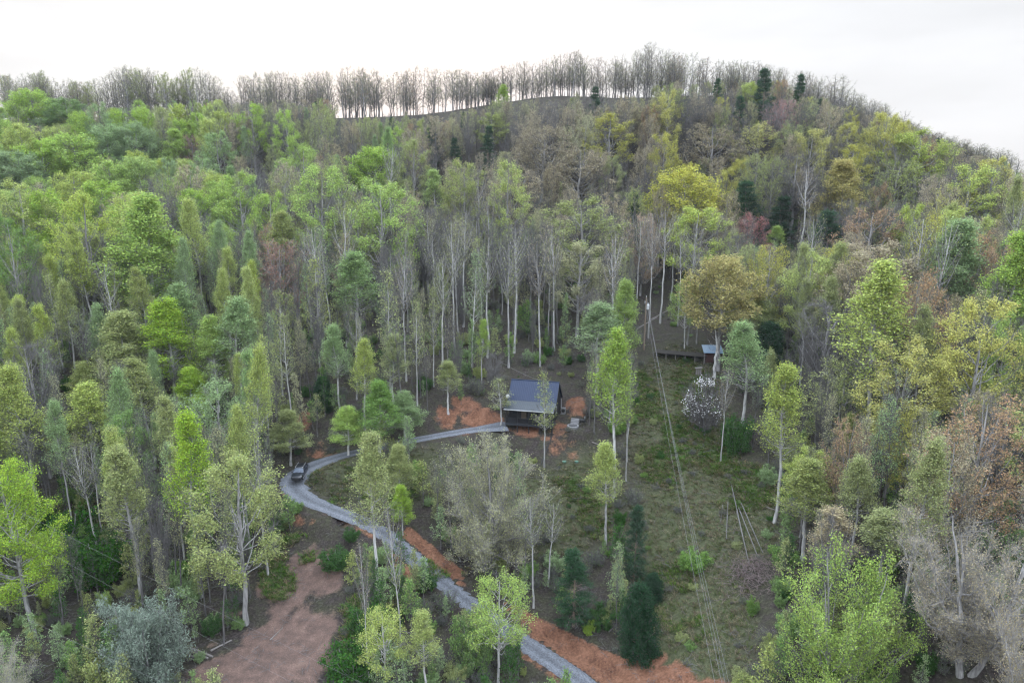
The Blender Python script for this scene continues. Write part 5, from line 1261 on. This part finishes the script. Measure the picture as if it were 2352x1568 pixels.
# felled logs and poles
def log(p, q, r0, r1, label, name='log', group=None, zup=0.0, mt=m_log):
    A, B = cast(H, *p), cast(H, *q); n = 7; t = np.linspace(0, 1, n); C = A[None]*(1-t[:, None])+B[None]*t[:, None]; rr = r0+(r1-r0)*t
    for k in range(n): C[k, 2] = max(C[k, 2], gz(C[k, 0], C[k, 1])) + rr[k]*.8 + zup*t[k] + rf_.uniform(-.03, .03)
    C[:, 2] = np.convolve(np.pad(C[:, 2], 1, 'edge'), [.25, .5, .25], 'valid')
    b = MB(); b.tube(C, list(rr), 8); o = b.build(name, mt, smooth=False); tag(o, label, 'log' if name == 'log' else 'branch' if name == 'fallen_branch' else 'pole', group); return o
log((435, 1489), (489, 1509), .17, .12, 'grey felled log beside the silvery shrub, upper of three', group='felled logs'); log((428, 1492), (478, 1512), .16, .12, 'grey felled log beside the silvery shrub, middle of three', group='felled logs'); log((404, 1490), (448, 1511), .15, .1, 'grey felled log beside the silvery shrub, lower left of three', group='felled logs')
log((484, 1495), (532, 1470), .13, .08, 'thin fallen trunk lying across the edge of the rough clearing', 'fallen_branch')
log((1438, 772), (1510, 728), .14, .09, 'fallen trunk on the slope behind the utility pole'); log((1430, 766), (1462, 752), .1, .06, 'short fallen trunk left of the utility pole'); log((1545, 640), (1600, 680), .16, .1, 'fallen trunk leaning down the slope above the shelter'); log((1495, 735), (1560, 700), .12, .08, 'thin fallen trunk above the long shelter')
log((1360, 1015), (1420, 1042), .1, .05, 'pale fallen pole on the clay right of the cabin posts'); log((1185, 1300), (1260, 1322), .1, .05, 'fallen pole below the broad budding tree'); log((1398, 1452), (1415, 1436), .1, .08, 'short pale log on the slope beside the tiny vivid shrub'); log((905, 1443), (950, 1455), .07, .04, 'thin fallen pole left of the lower drive')
for k, (p, q, w_) in enumerate([((1678, 1105), (1715, 1270), 'longest'), ((1672, 1152), (1668, 1240), 'left upright'), ((1690, 1165), (1722, 1300), 'middle'), ((1694, 1160), (1745, 1290), 'right'), ((1700, 1150), (1752, 1270), 'far right'), ((1660, 1160), (1655, 1200), 'shortest')]):
    log(p, q, .09, .05, f'{w_} cut pole lying down the slope by the brush heap', 'cut_pole', 'cut poles by the brush heap', mt=simple('pale pole', (.13, .125, .12), .9))
for k, (p, q, lb) in enumerate([((1640, 1015), (1700, 1040), 'pale dead branch below the white blossoming shrub'), ((1760, 1165), (1830, 1185), 'dead branch right of the cut poles'), ((1550, 880), (1612, 862), 'grey dead branch lying left of the wooden stand'), ((620, 1470), (650, 1440), 'short dead branch on the rough clearing'), ((1820, 1100), (1868, 1125), 'dead branch in the shade left of the right poplar')]):
    log(p, q, .07, .03, lb, 'fallen_branch')
# brush heap of cut tops
P = cast(H, 1722, 1318); r_ = np.random.RandomState(3); n_ = 460; c0 = np.stack([r_.randn(n_)*1.7, r_.randn(n_)*2.3, np.zeros(n_)], 1); hz = np.exp(-(c0[:, 0]/2.4)**2-(c0[:, 1]/3.2)**2)*1.3
d = unit(np.stack([r_.randn(n_)*.7, -np.abs(r_.randn(n_)), r_.randn(n_)*.25+.1], 1)); ln = r_.uniform(.8, 2.4, n_)[:, None]
base = c0+np.array(P); base[:, 2] = grid_z(H, base[:, 0], base[:, 1])+hz*r_.rand(n_)
V, q = tubes(np.stack([base, base+d*ln*.5+r_.randn(n_, 3)*.08, base+d*ln], 1)-np.array(P), np.tile([.03, .022, .01], (n_, 1)), 4)
me = np_mesh('brush_heap', V, [q], [bark_material('cut twigs', False, (.17, .135, .13))]); o = link(bpy.data.objects.new('brush_heap', me)); o.location = tuple(P); tag(o, 'heap of dark cut branches below the cut poles in the clearing', 'brush heap')
for x, lb in ((1296, 'left green tank lid set in the lawn below the cabin'), (1324, 'right green tank lid set in the lawn below the cabin')):
    P = cast(H, x, 1060); rt_ = empty('tank_lid', (P[0], P[1], P[2]+.02)); tag(rt_, lb, 'tank lid', 'tank lids in the lawn'); b = MB(); b.tube([(0, 0, -.1), (0, 0, .08)], .36, 18); b.build('collar', m_lid, rt_); b = MB(); b.tube([(0, 0, .082), (0, 0, .12), (0, 0, .16)], [.34, .32, .1], 18); b.build('lid', m_lid, rt_)
# black drain hose from the post feet down to the young tree
A, B = cast(H, 1268, 985), cast(H, 1248, 1066); t = np.linspace(0, 1, 9); C = A[None]*(1-t[:, None])+B[None]*t[:, None]; C[:, 0] += .35*np.sin(t*5)
for k in range(9): C[k, 2] = gz(C[k, 0], C[k, 1])+.08
b = MB(); b.tube(C, .085, 8); tag(b.build('drain_hose', m_black), 'black drain hose running downhill from the cabin to the young tree', 'hose')
# stones on the banks
ri = random.Random(5); stn = np.array([[0, 0, 1], [0, 0, -1], [1, 0, 0], [-1, 0, 0], [0, 1, 0], [0, -1, 0]])

# ------------------------------------------------------------------ the air in the valley
hz_m, t, o_ = mat('valley haze'); pv = N(t, 'ShaderNodeVolumePrincipled'); pv.inputs['Color'].default_value = (.86, .92, 1, 1); pv.inputs['Density'].default_value = .00008; pv.inputs['Anisotropy'].default_value = .2
t.links.new(pv.outputs[0], o_.inputs['Volume'])
if HAZE:
    b = MB(); zl = float(H.min())-1.0; b.box((-660, -120, zl), (660, 780, 150)); o = b.build('haze', hz_m); tag(o, 'thin bluish air filling the valley', kind='stuff')
